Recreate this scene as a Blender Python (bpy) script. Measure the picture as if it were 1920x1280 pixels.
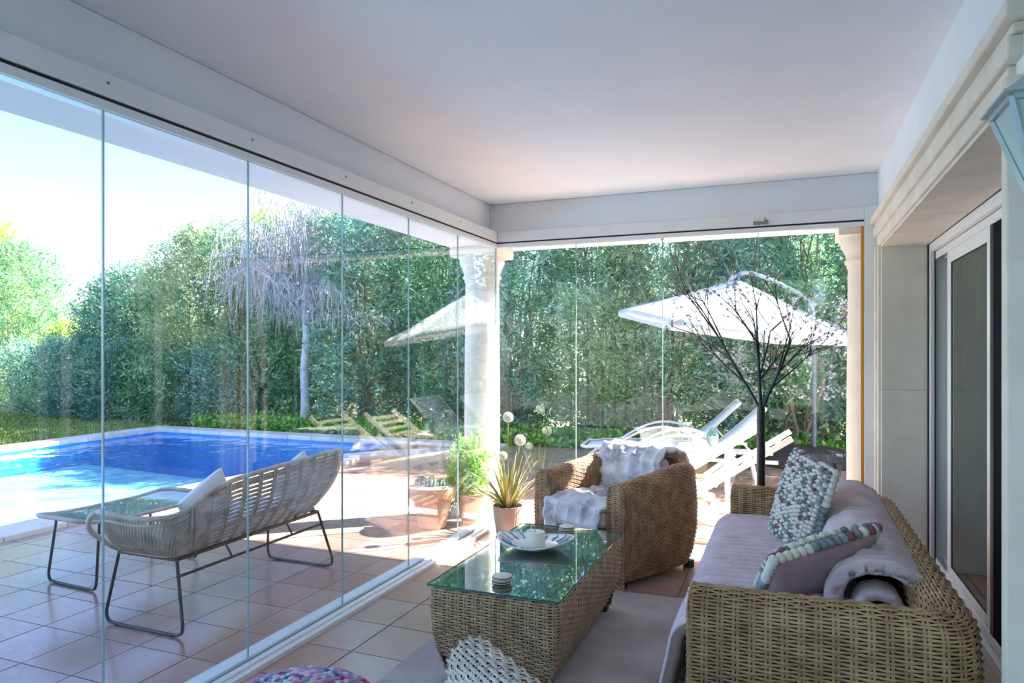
import bpy, math, random
import numpy as np
from mathutils import Vector, Matrix
for o in list(bpy.data.objects): bpy.data.objects.remove(o)
SC = bpy.context.scene
COL = SC.collection
PI = math.pi
random.seed(7)
RNG = np.random.default_rng(7)

# ------------------------------------------------------------ camera, sky, sun, exposure
CH = 1.43; TH = .3793
cd = bpy.data.cameras.new('camera'); cam = bpy.data.objects.new('camera', cd); COL.objects.link(cam)
cam.location = (0, 0, CH); cam.rotation_euler = (PI/2, 0, TH)
cd.sensor_width = 36; cd.lens = 1301/1920*36; cd.shift_y = 18/1920; cd.clip_start = .05; cd.clip_end = 400
SC.camera = cam
vs = SC.view_settings
vs.view_transform = 'Standard'; vs.look = 'None'; vs.exposure = 0.0; vs.gamma = 1.0; vs.use_curve_mapping = False
EXPO = 2.65
vs.exposure = EXPO
w = bpy.data.worlds.new('sky'); SC.world = w; w.use_nodes = True
nt = w.node_tree; nt.nodes.clear()
SUN = Vector((.87, .74, 1.0)).normalized()
sky = nt.nodes.new('ShaderNodeTexSky'); sky.sky_type = 'NISHITA'; sky.sun_disc = False
sky.sun_elevation = math.asin(SUN.z); sky.sun_rotation = math.atan2(SUN.x, SUN.y)
sky.air_density = 1.0; sky.dust_density = .6; sky.ozone_density = 1.2
bg = nt.nodes.new('ShaderNodeBackground'); bg.inputs['Strength'].default_value = .088
wo = nt.nodes.new('ShaderNodeOutputWorld')
tn = nt.nodes.new('ShaderNodeMixRGB'); tn.blend_type = 'MULTIPLY'; tn.inputs[0].default_value = 1; tn.inputs[2].default_value = (.84, .91, 1.12, 1)
nt.links.new(sky.outputs[0], tn.inputs[1]); nt.links.new(tn.outputs[0], bg.inputs['Color']); nt.links.new(bg.outputs[0], wo.inputs['Surface'])
sl = bpy.data.lights.new('sun', 'SUN'); so = bpy.data.objects.new('sun', sl); COL.objects.link(so)
sl.energy = 6.3; sl.angle = math.radians(.55); sl.color = (1, .96, .90)
so.rotation_euler = SUN.to_track_quat('Z', 'Y').to_euler(); so.location = (10, 9, 12)

# ------------------------------------------------------------ helpers
def setp(o, label=None, cat=None, group=None, kind=None):
    if label: o['label'] = label
    if cat: o['category'] = cat
    if group: o['group'] = group
    if kind: o['kind'] = kind
    return o
def empty(name, loc=(0, 0, 0), rz=0, label=None, cat=None, group=None, kind=None, parent=None):
    o = bpy.data.objects.new(name, None); COL.objects.link(o)
    o.location = loc; o.rotation_euler = (0, 0, rz); o.empty_display_size = .1
    if parent: o.parent = parent
    return setp(o, label, cat, group, kind)
def dup(root, loc=None, rz=None, label=None):
    r = root.copy(); COL.objects.link(r)
    if loc is not None: r.location = loc
    if rz is not None: r.rotation_euler = (0, 0, rz)
    if label: r['label'] = label
    def rec(a, b):
        for ch in list(a.children):
            if ch == b: continue
            c = ch.copy(); COL.objects.link(c); c.parent = b; rec(ch, c)
    rec(root, r)
    return r
class MB:
    def __init__(s): s.v = []; s.f = []; s.m = []; s.n = 0; s.mi = 0
    def add(s, V, F, mi=None):
        V = np.asarray(V, float).reshape(-1, 3); b = s.n
        s.v.append(V); s.n += len(V)
        for f in F: s.f.append(tuple(int(i)+b for i in f))
        s.m += [s.mi if mi is None else mi]*len(F); return s
    def box(s, x0, y0, z0, x1, y1, z1, M=None):
        V = [(x, y, z) for z in (z0, z1) for y in (y0, y1) for x in (x0, x1)]
        if M is not None: V = [tuple(M @ Vector(p)) for p in V]
        return s.add(V, [(0, 2, 3, 1), (4, 5, 7, 6), (0, 1, 5, 4), (2, 6, 7, 3), (0, 4, 6, 2), (1, 3, 7, 5)])
    def bar(s, a, b, w, h, up=(0, 0, 1)):
        a = Vector(a); b = Vector(b); d = (b-a); L = d.length; d.normalize(); u = Vector(up)
        if abs(d.dot(u)) > .98: u = Vector((1, 0, 0))
        sx = d.cross(u).normalized(); u = sx.cross(d)
        M = Matrix((( d.x, sx.x, u.x, a.x), (d.y, sx.y, u.y, a.y), (d.z, sx.z, u.z, a.z), (0, 0, 0, 1)))
        return s.box(0, -w/2, -h/2, L, w/2, h/2, M)
    def tube(s, pts, r, n=8, closed=False, cap=True):
        P = np.asarray(pts, float); k = len(P)
        R = np.full(k, r, float) if np.isscalar(r) else np.asarray(r, float)
        T = np.roll(P, -1, 0)-np.roll(P, 1, 0) if closed else np.gradient(P, axis=0)
        T /= np.linalg.norm(T, axis=1)[:, None]+1e-9
        u = np.cross(T[0], (0, 0, 1) if abs(T[0][2]) < .9 else (1, 0, 0)); u /= np.linalg.norm(u)
        a = np.arange(n)/n*2*PI; V = []
        for i in range(k):
            u = u-T[i]*u.dot(T[i]); u /= np.linalg.norm(u); w_ = np.cross(T[i], u)
            V.append(P[i]+R[i]*(np.cos(a)[:, None]*u+np.sin(a)[:, None]*w_))
        F = []
        for i in range(k if closed else k-1):
            j = (i+1) % k
            for q in range(n):
                q2 = (q+1) % n; F.append((i*n+q, i*n+q2, j*n+q2, j*n+q))
        if cap and not closed: F += [tuple(range(n))[::-1], tuple((k-1)*n+q for q in range(n))]
        return s.add(np.concatenate(V), F)
    def lathe(s, prof, n=24, c=(0, 0, 0), cap=True, M=None):
        a = np.arange(n)/n*2*PI; V = []
        for r, z in prof: V += [(c[0]+r*math.cos(t), c[1]+r*math.sin(t), c[2]+z) for t in a]
        k = len(prof); F = [(i*n+q, i*n+(q+1) % n, (i+1)*n+(q+1) % n, (i+1)*n+q) for i in range(k-1) for q in range(n)]
        if cap: F += [tuple(range(n))[::-1], tuple((k-1)*n+q for q in range(n))]
        if M is not None: V = [tuple(M @ Vector(p)) for p in V]
        return s.add(V, F)
    def grid(s, P, cu=False, cv=False, flip=False):
        nu, nv = P.shape[:2]; F = []
        for i in range(nu if cu else nu-1):
            for j in range(nv if cv else nv-1):
                q = (i*nv+j, ((i+1) % nu)*nv+j, ((i+1) % nu)*nv+(j+1) % nv, i*nv+(j+1) % nv)
                F.append(q[::-1] if flip else q)
        return s.add(P.reshape(-1, 3), F)
    def ball(s, c, r, n=8, m=6):
        r = (r, r, r) if np.isscalar(r) else r; V = [(c[0], c[1], c[2]-r[2])]; F = []
        for i in range(1, m):
            t = PI*i/m
            for q in range(n):
                V.append((c[0]+r[0]*math.sin(t)*math.cos(2*PI*q/n), c[1]+r[1]*math.sin(t)*math.sin(2*PI*q/n), c[2]-r[2]*math.cos(t)))
        V.append((c[0], c[1], c[2]+r[2])); L = len(V)-1
        for q in range(n):
            F.append((0, 1+(q+1) % n, 1+q)); F.append((L, L-n+q, L-n+(q+1) % n))
            for i in range(m-2): F.append((1+i*n+q, 1+i*n+(q+1) % n, 1+(i+1)*n+(q+1) % n, 1+(i+1)*n+q))
        return s.add(V, F)
    def mesh(s, name, mats, smooth=True):
        me = bpy.data.meshes.new(name)
        me.from_pydata(np.concatenate(s.v).tolist(), [], s.f)
        for m in (mats if isinstance(mats, (list, tuple)) else [mats]): me.materials.append(m)
        if any(s.m): me.polygons.foreach_set('material_index', s.m)
        if smooth:
            me.shade_smooth()
            if smooth is not True: me.set_sharp_from_angle(angle=math.radians(smooth))
        me.update(); return me
    def build(s, name, mats, parent=None, smooth=35, bevel=0, kind=None, label=None):
        o = bpy.data.objects.new(name, s.mesh(name, mats, smooth)); COL.objects.link(o)
        if parent: o.parent = parent
        if bevel:
            b = o.modifiers.new('bevel', 'BEVEL'); b.width = bevel; b.segments = 2; b.limit_method = 'ANGLE'
        return setp(o, label=label, kind=kind)
def quads(name, V, mats, parent=None, attr=None, kind='stuff', smooth=False):
    """V: (n,4,3) array of loose quads, one float per quad in attribute rnd"""
    n = len(V); me = bpy.data.meshes.new(name)
    me.vertices.add(4*n); me.vertices.foreach_set('co', V.astype(np.float32).ravel())
    me.loops.add(4*n); me.loops.foreach_set('vertex_index', np.arange(4*n, dtype=np.int32))
    me.polygons.add(n); me.polygons.foreach_set('loop_start', np.arange(0, 4*n, 4, dtype=np.int32))
    me.update(calc_edges=True)
    if attr is not None:
        a = me.attributes.new('rnd', 'FLOAT', 'FACE'); a.data.foreach_set('value', attr.astype(np.float32))
    me.materials.append(mats)
    if smooth: me.shade_smooth()
    o = bpy.data.objects.new(name, me); COL.objects.link(o)
    if parent: o.parent = parent
    return setp(o, kind=kind)

# ------------------------------------------------------------ materials
MATS = {}
def srgb(c):
    if isinstance(c, str): c = [int(c[i:i+2], 16)/255 for i in (0, 2, 4)]
    return tuple((x/12.92 if x <= .04045 else ((x+.055)/1.055)**2.4) for x in c)+(1,)
def mat(name, c1, c2=None, rough=.6, metal=0, scale=8, bump=0, bscale=60, spec=.5, objrnd=0, detail=4, stretch=None, trans=0, sheen=0, attr=False, ramp=None):
    m = bpy.data.materials.new(name); m.use_nodes = True; t = m.node_tree; N = t.nodes; L = t.links
    b = N['Principled BSDF']; b.inputs['Roughness'].default_value = rough; b.inputs['Metallic'].default_value = metal
    b.inputs['Specular IOR Level'].default_value = spec
    if sheen: b.inputs['Sheen Weight'].default_value = sheen
    tc = N.new('ShaderNodeTexCoord'); src = tc.outputs['Object']
    if stretch:
        mp = N.new('ShaderNodeMapping'); mp.inputs['Scale'].default_value = stretch; L.new(src, mp.inputs[0]); src = mp.outputs[0]
    col = None
    if c2 is not None or attr:
        mx = N.new('ShaderNodeValToRGB'); r = mx.color_ramp
        cs = ramp or [(.3, c1), (.7, c2)]
        r.elements[0].position = cs[0][0]; r.elements[0].color = srgb(cs[0][1])
        r.elements[1].position = cs[-1][0]; r.elements[1].color = srgb(cs[-1][1])
        for p, c in cs[1:-1]: e = r.elements.new(p); e.color = srgb(c)
        if attr:
            a = N.new('ShaderNodeAttribute'); a.attribute_name = 'rnd'; fac = a.outputs['Fac']
        else:
            no = N.new('ShaderNodeTexNoise'); no.inputs['Scale'].default_value = scale; no.inputs['Detail'].default_value = detail
            L.new(src, no.inputs['Vector']); fac = no.outputs['Fac']
            if objrnd:
                oi = N.new('ShaderNodeObjectInfo'); ma = N.new('ShaderNodeMath'); ma.operation = 'MULTIPLY_ADD'
                L.new(oi.outputs['Random'], ma.inputs[0]); ma.inputs[1].default_value = objrnd; 
                ad = N.new('ShaderNodeMath'); ad.operation = 'SUBTRACT'; L.new(fac, ad.inputs[0]); ad.inputs[1].default_value = objrnd/2
                L.new(ad.outputs[0], ma.inputs[2]); fac = ma.outputs[0]
        L.new(fac, mx.inputs[0]); col = mx.outputs[0]; L.new(col, b.inputs['Base Color'])
    else: b.inputs['Base Color'].default_value = srgb(c1)
    if bump:
        nb = N.new('ShaderNodeTexNoise'); nb.inputs['Scale'].default_value = bscale; L.new(src, nb.inputs['Vector'])
        bm = N.new('ShaderNodeBump'); bm.inputs['Strength'].default_value = bump; bm.inputs['Distance'].default_value = .01
        L.new(nb.outputs['Fac'], bm.inputs['Height']); L.new(bm.outputs[0], b.inputs['Normal'])
    if trans:
        tr = N.new('ShaderNodeBsdfTranslucent'); ms = N.new('ShaderNodeMixShader'); ms.inputs[0].default_value = trans
        if col: L.new(col, tr.inputs[0])
        else: tr.inputs[0].default_value = srgb(c1)
        L.new(b.outputs[0], ms.inputs[1]); L.new(tr.outputs[0], ms.inputs[2])
        L.new(ms.outputs[0], N['Material Output'].inputs['Surface'])
    MATS[name] = m; return m
def glassmat(name, tint, ior=1.5, rough=0.0, bump=0, bscale=4, dist=.02, glo=(1, 1, 1, 1)):
    m = bpy.data.materials.new(name); m.use_nodes = True; t = m.node_tree; N = t.nodes; L = t.links
    N.remove(N['Principled BSDF'])
    tr = N.new('ShaderNodeBsdfTransparent'); tr.inputs[0].default_value = srgb(tint)
    gl = N.new('ShaderNodeBsdfGlossy'); gl.inputs['Roughness'].default_value = rough; gl.inputs['Color'].default_value = glo
    fr = N.new('ShaderNodeFresnel'); fr.inputs['IOR'].default_value = ior
    ge = N.new('ShaderNodeNewGeometry'); mr = N.new('ShaderNodeMapRange'); mr.inputs['To Min'].default_value = ior; mr.inputs['To Max'].default_value = 1/ior
    L.new(ge.outputs['Backfacing'], mr.inputs['Value']); L.new(mr.outputs[0], fr.inputs['IOR'])
    ms = N.new('ShaderNodeMixShader')
    if bump:
        tc = N.new('ShaderNodeTexCoord'); nb = N.new('ShaderNodeTexNoise'); nb.inputs['Scale'].default_value = bscale; nb.inputs['Detail'].default_value = 2
        L.new(tc.outputs['Object'], nb.inputs['Vector'])
        bm = N.new('ShaderNodeBump'); bm.inputs['Strength'].default_value = bump; bm.inputs['Distance'].default_value = dist
        L.new(nb.outputs['Fac'], bm.inputs['Height']); L.new(bm.outputs[0], gl.inputs['Normal']); L.new(bm.outputs[0], fr.inputs['Normal'])
    L.new(fr.outputs[0], ms.inputs[0]); L.new(tr.outputs[0], ms.inputs[1]); L.new(gl.outputs[0], ms.inputs[2])
    L.new(ms.outputs[0], N['Material Output'].inputs['Surface']); MATS[name] = m; return m

plaster = mat('plaster', 'e6ebf2', 'eff2f5', rough=.9, scale=2, bump=.05, bscale=90)
plaster2 = mat('plaster_warm', 'f3ead9', 'f8f0e4', rough=.9, scale=3, bump=.08, bscale=70)
alu = mat('white_aluminium', 'e6e9ea', 'eef0f0', rough=.35, scale=3)
dark = mat('dark_rubber', '1d2226', rough=.6)
stone = mat('cream_stone', 'e9e4d8', 'dcd5c6', rough=.6, scale=5, bump=.08, bscale=30)
tile_m = mat('terracotta_tile', ramp=[(.2, 'b07f6b'), (.5, 'b89789'), (.8, 'bfadaa')], c1='b08069', c2='c9a591', rough=.2, spec=.9, scale=2.2, objrnd=.3, bump=.03, bscale=25, detail=6)
grout = mat('grout', '6f6560', '7d746e', rough=.95, scale=20)
glass = glassmat('pane_glass', 'fbfcfc', ior=1.62)
glass_edge = mat('glass_edge', 'c4deda', rough=.15, spec=.8, trans=.5)
tglass = glassmat('table_glass', 'd0e8e8', ior=2.3)
orange = mat('amber_strip', 'd08a2c', rough=.5)
water_m = glassmat('pool_water', 'cdeefa', ior=1.33, rough=.02, bump=.5, bscale=2.2, dist=.06)
basin_m = mat('pool_mosaic', '109cec', '40b8f6', rough=.5, scale=30)
coping_m = mat('coping_stone', 'ddd2c2', 'efe7da', rough=.7, scale=6, objrnd=.3, bump=.1, bscale=40)
grass_m = mat('lawn', ramp=[(.1, '6e8b3c'), (.6, '9fb65a'), (1, 'c8cf86')], c1='6e8b3c', c2='c8cf86', rough=.8, attr=True, trans=.3)
soil_m = mat('ground_soil', '7b6c4e', '8f8a5a', rough=1, scale=.8)
def leafm(n, cols, trans=.45, rough=.35):
    k = len(cols); return mat(n, cols[0], cols[-1], ramp=[((i+.5)/k, c) for i, c in enumerate(cols)], rough=rough, attr=True, trans=trans)
leaf_teal = leafm('leaf_teal', ['3f7a68', '64a18c', '96c2aa', 'd4e4d6'])
leaf_green = leafm('leaf_green', ['3f7c55', '6aa674', '9fc493', 'd8e4c4'])
leaf_olive = leafm('leaf_olive', ['6c9772', '98b68c', 'c0cfa2', 'e6e8c4'])
leaf_yel = leafm('leaf_yellow', ['7fa541', 'a9c95a', 'd6e07a', 'eef0a4'])
leaf_ivy = leafm('leaf_ivy', ['3a8a2c', '6cb53c', 'a5d257', 'cfe88a'])
petal = mat('petal_pink', 'f6e6e2', 'fff8f4', rough=.6, scale=30, trans=.3)
bark_grey = mat('bark_grey', 'a8a2a7', 'cfc9cd', rough=.9, scale=12, bump=.5, bscale=20)
bark_brown = mat('bark_brown', '7d6a52', 'a08d72', rough=.9, scale=8, bump=.4, bscale=20)
wick_sofa = mat('wicker_olive', '97744f', 'c7a67a', rough=.42, scale=14, bump=.15, bscale=200)
wick_chair = mat('wicker_brown', '9a7350', 'd3a97f', rough=.42, scale=14, bump=.15, bscale=200)
wick_table = mat('wicker_tan', '9c7c5c', 'ceb08a', rough=.42, scale=14, bump=.15, bscale=200)
wick_pale = mat('wicker_pale', 'bdb0a0', 'e6dccc', rough=.42, scale=14, bump=.15, bscale=200)
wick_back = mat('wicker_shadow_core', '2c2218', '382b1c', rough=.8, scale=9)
rattan = mat('rattan_cane', 'a89a8c', 'd2c6ba', rough=.5, scale=12)
blackm = mat('black_metal', '20272e', rough=.4, spec=.5)
fur = mat('grey_white_fur', ramp=[(.36, 'a7a3b0'), (.46, 'dcd9df'), (.6, 'f4f3f5')], c1='c3c0c8', c2='f6f5f7', rough=.95, scale=7, bump=.9, bscale=160, sheen=.4)
pinkfur = mat('pink_fleece', 'ccb8c0', 'e4d4d9', rough=.95, scale=10, bump=.4, bscale=170, sheen=.2)
velvet = mat('mauve_velvet', 'a3838a', 'ba9ca2', rough=.8, scale=6, sheen=.5, bump=.15, bscale=40)
blackcloth = mat('black_cloth', '14171c', rough=.9)
# ------------------------------------------------------------ room shell
XG, YG, XW, ZC, ZT = -2.292, 5.386, .575, 2.665, 2.33
Y0 = -2.2       # how far the porch goes on behind the camera
def struct(name, mb, m, parent=None, smooth=35, bevel=0, kind='structure'):
    return mb.build(name, m, parent, smooth, bevel, kind if parent is None else None)
struct('ceiling', MB().box(-2.75, Y0, ZC, 3.5, 5.83, ZC+.22), plaster)
b = MB(); b.box(-2.74, Y0, ZT+.1, -2.345, 5.82, ZC-.001); b.box(-2.344, YG, ZT+.1, 3.4, 5.82, ZC-.001)
b.box(-2.74, Y0, ZT, -2.36, 5.82, ZT+.0995); b.box(-2.3595, YG+.07, ZT, 3.4, 5.82, ZT+.0995)
struct('trim_1', b, plaster, bevel=.004)
struct('trim_2', MB().box(-2.95, Y0-.2, ZC+.225, 3.5, 6.0, 3.10).box(-3.12, Y0-.4, 3.1005, 3.5, 6.45, 3.5), plaster2)   # roof edge slab above the beams; unseen upper step shaped to shade the coping
# right wall with the sliding-door opening
YJ, YN, ZL = 5.228, 2.33, 2.14
b = MB(); b.box(XW, YJ, 0, XW+.30, 5.82, ZC); b.box(XW, YN, ZL, XW+.30, YJ, ZC); b.box(XW, Y0, 0, XW+.30, YN, ZC)
wr = struct('wall_right', b, plaster)
# stone surround: stepped moulding along lintel and jambs
def surround(bm, seg):
    for (o, a, c) in ((.018, 0, .07), (.035, .07, .13), (.028, .13, .155), (.055, .155, .20)):
        seg(bm, o, a, c)
b = MB()
surround(b, lambda m, o, a, c: m.box(XW-o, YN-c, ZL+a, XW+.01, YJ+min(c, .14), ZL+c))
b.build('lintel_moulding', stone, wr, bevel=.006)
b = MB()
surround(b, lambda m, o, a, c: m.box(XW-min(o, .03), YJ+a*.7, 0, XW+.01, YJ+c*.7, ZL))
b.box(XW+.0, YJ-.012, 0, XW+.27, YJ+.003, 1.17); b.box(XW, YJ-.012, 1.176, XW+.27, YJ+.003, ZL)
b.build('jamb_lining', stone, wr, bevel=.004)
b = MB(); surround(b, lambda m, o, a, c: m.box(XW-o, YN-c, 0, XW+.01, YN-a, ZL))
b.box(XW, YN-.003, 0, XW+.27, YN+.012, ZL)
b.build('jamb_moulding', stone, wr, bevel=.006)
b = MB()
for k in range(5):
    y = YN+.012+k*.577; b.box(XW-.002, y, ZL-.014, XW+.27, y+.573, ZL+.004)
b.build('soffit_slab', stone, wr, bevel=.002)

# sliding door
def frame(mb, y0, y1, z0, z1, x0, x1, w):
    mb.box(x0, y0, z0, x1, y0+w, z1); mb.box(x0, y1-w, z0, x1, y1, z1)
    mb.box(x0, y0+w+.0004, z0, x1, y1-w-.0004, z0+w); mb.box(x0, y0+w+.0004, z1-w, x1, y1-w-.0004, z1)
d = empty('door_1', (0, 0, 0), kind='structure')
b = MB(); frame(b, YN+.02, YJ-.014, .0, ZL-.016, .85, 1.0, .055)
for z in (.06, ZL-.12): b.box(.875, YN+.08, z, .885, YJ-.075, z+.045); b.box(.925, YN+.08, z, .935, YJ-.075, z+.045)
b.build('door_frame', alu, d, bevel=.003)
b = MB(); b.box(.842, YJ-.03, 0, .8495, YJ-.018, ZL-.02); b.box(.872, 5.135, .05, .877, 5.157, 2.08)
b.build('rubber_seal', dark, d)
for nm, y0, y1, x0 in (('sliding_panel', 3.86, 4.84, .885), ('sliding_panel', 2.46, 3.80, .94)):
    p = MB(); frame(p, y0, y1, .07, 2.04, x0, x0+.04, .085); p = p.build(nm, alu, d, bevel=.004)
    q = MB().box(x0+.008, y0+.09, .16, x0+.032, y1-.09, 1.95); q.build('glazing_pane', mat('door_glass_%d' % (y0*10), '86a5a6', rough=.02, spec=.9) if False else glassmat('door_glass', '86aeb0', ior=1.8), p)
    g = MB(); frame(g, y0+.084, y1-.084, .154, 1.956, x0+.005, x0+.011, .007); g.build('gasket', dark, p)
MB().box(.878, 3.80, .05, .93, 3.855, 2.06).build('meeting_post', dark, d)
b = MB(); b.box(.8925, 4.80, 1.83, .8935, 4.885, 1.93); b.build('sticker', mat('sticker', 'd8dcdc'), d, label='small pale label in the upper corner of the glass')
# curtain behind the door and the room beyond
ys = np.linspace(2.4, 5.15, 240); zs = np.array([.03, 1.1, 2.1])
P = np.array([[(1.12+.035*math.sin(y*38+.6*math.sin(y*5)), y, z) for z in zs] for y in ys])
c = MB().grid(P).build('curtain', mat('curtain_cloth', '7fa5a3', '9abab8', rough=.9, scale=5, trans=.3), smooth=True)
setp(c, 'pale grey green pleated curtain hanging behind the sliding glass door', 'curtain')
struct('wall_inner', MB().box(3.3, Y0, 0, 3.45, 5.82, ZC), plaster)
struct('wall_inner_back', MB().box(.9, 5.3, 0, 3.3, 5.82, ZC), plaster)

# floor tiles on the measured grid
OX, OY, TP = -3.9354, 2.1221, 1/3
def tile_mesh(w, h):
    g = .0035; m = MB().box(g, g, -.012, w-g, h-g, 0)
    m2 = m.mesh('tile', tile_m, False); return m2
T = tile_mesh(TP, TP)
def tiles(parent, x0, x1, y0, y1, limit, name='tile', skip=None):
    i0 = round((x0-OX)/TP); i1 = round((x1-OX)/TP); j0 = round((y0-OY)/TP); j1 = round((y1-OY)/TP)
    L = []
    for i in range(i0, i1):
        for j in range(j0, j1):
            x, y = OX+i*TP, OY+j*TP
            if skip and skip(x+TP/2, y+TP/2): continue
            cx = x*math.cos(TH)+y*math.sin(TH); cz = -x*math.sin(TH)+y*math.cos(TH)
            vis = cz > 1.6 and abs(cx) < .8*cz
            L.append((not vis, cx*cx+cz*cz, x, y))
    L.sort(); rest = MB()
    for k, (nv, dd, x, y) in enumerate(L):
        if k < limit and not nv:
            o = bpy.data.objects.new(name, T); COL.objects.link(o); o.parent = parent
            o.location = (x, y, random.uniform(-.0006, .0006))
        else: rest.box(x+.0035, y+.0035, -.012, x+TP-.0035, y+TP-.0035, 0)
    if rest.n: rest.build('tile_field', tile_m, parent, False, kind='stuff')
fl = struct('floor', MB().box(-2.20, Y0, -.10, XW+.45, 5.30, -.004), grout)
tiles(fl, OX+5*TP, OX+15*TP, OY-12*TP, OY+10*TP, 300, skip=lambda x, y: x < -2.19 or x > XW+.45 or y > 5.3)
pt = empty('patio', kind='structure')
MB().box(-5.45, Y0, -.12, -2.40, 5.49, -.004).build('base_slab', grout, pt)
MB().box(-5.45, 5.491, -.12, 4.0, 9.72, -.004).build('base_slab', grout, pt)
def skp(x, y):
    if x > -2.41 and y < 5.50: return True
    if x < -5.45: return True
    return False
tiles(pt, OX-5*TP, OX+23*TP, OY-12*TP, OY+23*TP, 300, skip=skp)

# glass walls: tracks, panes and seals
def track_y(mb, xin, xout, z0, z1, y0, y1): mb.box(xin, y0, z0, xout, y1, z1)
w1 = empty('window_1', kind='structure')
b = MB(); b.box(XG-.053, Y0, ZT+.012, XG+.022, YG+.0, ZT+.0975); b.box(XG-.055, Y0, ZT-.032, XG+.018, YG-.0, ZT-.0005)
b.build('top_track', alu, w1, bevel=.002)
MB().box(XG-.04, Y0, ZT, XG+.012, YG-.001, ZT+.0115).build('track_slot', dark, w1)
b = MB(); b.box(XG+.012, Y0, -.003, XG+.095, YG-.08, .022); b.box(XG-.095, Y0, -.003, XG-.006, YG+.085, .022); b.box(XG+.05, Y0, .022, XG+.06, YG-.085, .03)
b.build('bottom_track', alu, w1, bevel=.002)
MB().box(XG-.006, Y0, -.003, XG+.012, YG-.001, .012).build('track_slot', dark, w1)
def pane(parent, a, bb, axis, c, z0=.03, z1=ZT-.034):
    t = .005; m = MB()
    if axis == 'y': m.box(c-t, a, z0, c+t, bb, z1); side = (2, 3)
    else: m.box(a, c-t, z0, bb, c+t, z1); side = (4, 5)
    m.m = [1, 1, 0, 0, 0, 0]
    return m.build('glass_pane', [glass, glass_edge], parent, False)
seal = mat('seal_strip', 'b6cfcd', rough=.2, spec=.8, trans=.55)
for k in range(10):
    y1 = YG-.012-k*.7205; y0 = y1-.7205+.006
    if k == 0: y1 -= .0
    pane(w1, y0, y1, 'y', XG)
    MB().box(XG-.005, y0-.005, .03, XG+.005, y0-.001, ZT-.034).build('seal', seal, w1)
    c = MB(); c.lathe([(.006, 0), (.006, .004)], 10, M=Matrix.Translation((XG+.022, y0, ZT+.062)) @ Matrix.Rotation(PI/2, 4, 'Y')); c.build('screw_cap', mat('cap', '8b9296') if k == 0 else MATS['cap'], w1)
w2 = empty('window_2', kind='structure')
b = MB(); b.box(XG+.0225, YG-.022, ZT+.012, .487, YG+.053, ZT+.0975); b.box(XG+.0185, YG-.018, ZT-.032, .487, YG+.055, ZT-.0005)
b.build('top_track', alu, w2, bevel=.002)
MB().box(XG+.013, YG-.012, ZT, .487, YG+.04, ZT+.0115).build('track_slot', dark, w2)
b = MB(); b.box(XG+.1, YG-.085, -.003, .487, YG-.012, .022); b.box(XG-.0, YG+.006, -.003, .487, YG+.085, .022)
b.build('bottom_track', alu, w2, bevel=.002)
MB().box(XG+.013, YG-.012, -.003, .487, YG+.006, .012).build('track_slot', dark, w2)
for k in range(4):
    x0 = XG+.012+k*.692; x1 = x0+.686
    pane(w2, x0, x1 if k < 3 else .468, 'x', YG)
    if k < 3: MB().box(x1+.001, YG-.005, .03, x1+.005, YG+.005, ZT-.034).build('seal', seal, w2)
MB().box(XG-.006, YG-.012, .012, XG+.006, YG-.001, ZT-.0).build('corner_seal', MATS['seal_strip'], w2)
MB().box(.488, YG-.045, 0, XW-.001, YG+.06, ZT+.0975).build('side_post', alu, w2, bevel=.003)
MB().box(.468, YG-.014, .012, .486, YG+.014, ZT-.033).build('edge_strip', orange, w2, label='amber vertical strip at the end of the glass')
b = MB(); b.box(-.24, YG-.03, ZT+.02, -.19, YG-.018, ZT+.045); b.tube([(-.15, YG-.018, ZT+.035), (-.15, YG-.05, ZT+.035)], .016, 12); b.box(-.19, YG-.035, ZT+.025, -.15, YG-.022, ZT+.042)
b.tube([(-.16, YG-.04, ZT+.035), (-.16, YG-.04, ZT+.07)], .004, 8)
b.build('latch', mat('chrome', '8c8f92', rough=.25, metal=.9), w2)

# columns outside the corner
def column(x, y, lab):
    t = empty('stone_column', (x, y, 0), label=lab, cat='column', group='columns carrying the porch beam')
    b = MB(); b.box(-.22, -.20, 2.25, .22, .20, 2.329); b.build('abacus', plaster2, t, bevel=.004)
    b = MB(); b.lathe([(.155, 2.03), (.158, 2.06), (.17, 2.065), (.172, 2.085), (.16, 2.09), (.163, 2.12), (.185, 2.17), (.2, 2.2), (.2, 2.2495)], 32); b.build('capital', stone, t)
    b = MB(); b.lathe([(.155, .15), (.158, .8), (.152, 1.6), (.148, 2.0295)], 32); b.build('shaft', stone, t, bevel=0)
    b = MB(); b.box(-.21, -.20, 0, .21, .20, .07); b.lathe([(.19, .07), (.2, .09), (.19, .115), (.165, .12), (.165, .1495)], 32); b.build('base', stone, t)
column(-2.52, 5.61, 'round stone column standing outside the corner where the glass walls meet')
column(.55, 5.62, 'stone column half hidden at the right end of the back glass')
# ------------------------------------------------------------ wicker
def dens(pts, step=.01):
    P = np.asarray(pts, float); d = np.r_[0, np.cumsum(np.linalg.norm(np.diff(P, axis=0), axis=1))]
    s = np.linspace(0, d[-1], max(2, int(d[-1]/step)+1)); return np.stack([np.interp(s, d, P[:, k]) for k in range(P.shape[1])], 1), s
def roundpath(pts, r, n=8, closed=False):
    out = []; P = [np.array(p, float) for p in pts]; k = len(P)
    for i in range(k):
        if not closed and i in (0, k-1): out.append(P[i]); continue
        a, b, c = P[i-1], P[i], P[(i+1) % k]; ua = (a-b)/np.linalg.norm(a-b); uc = (c-b)/np.linalg.norm(c-b)
        for t in np.linspace(0, 1, n):
            out.append((1-t)**2*(b+ua*r)+2*t*(1-t)*b+t*t*(b+uc*r))
    if closed: out.append(out[0])
    return np.array(out)
def arc(cx, cz, r, a0, a1, n=8): return [(cx+r*math.cos(math.radians(a)), cz+r*math.sin(math.radians(a))) for a in np.linspace(a0, a1, n)]
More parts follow.
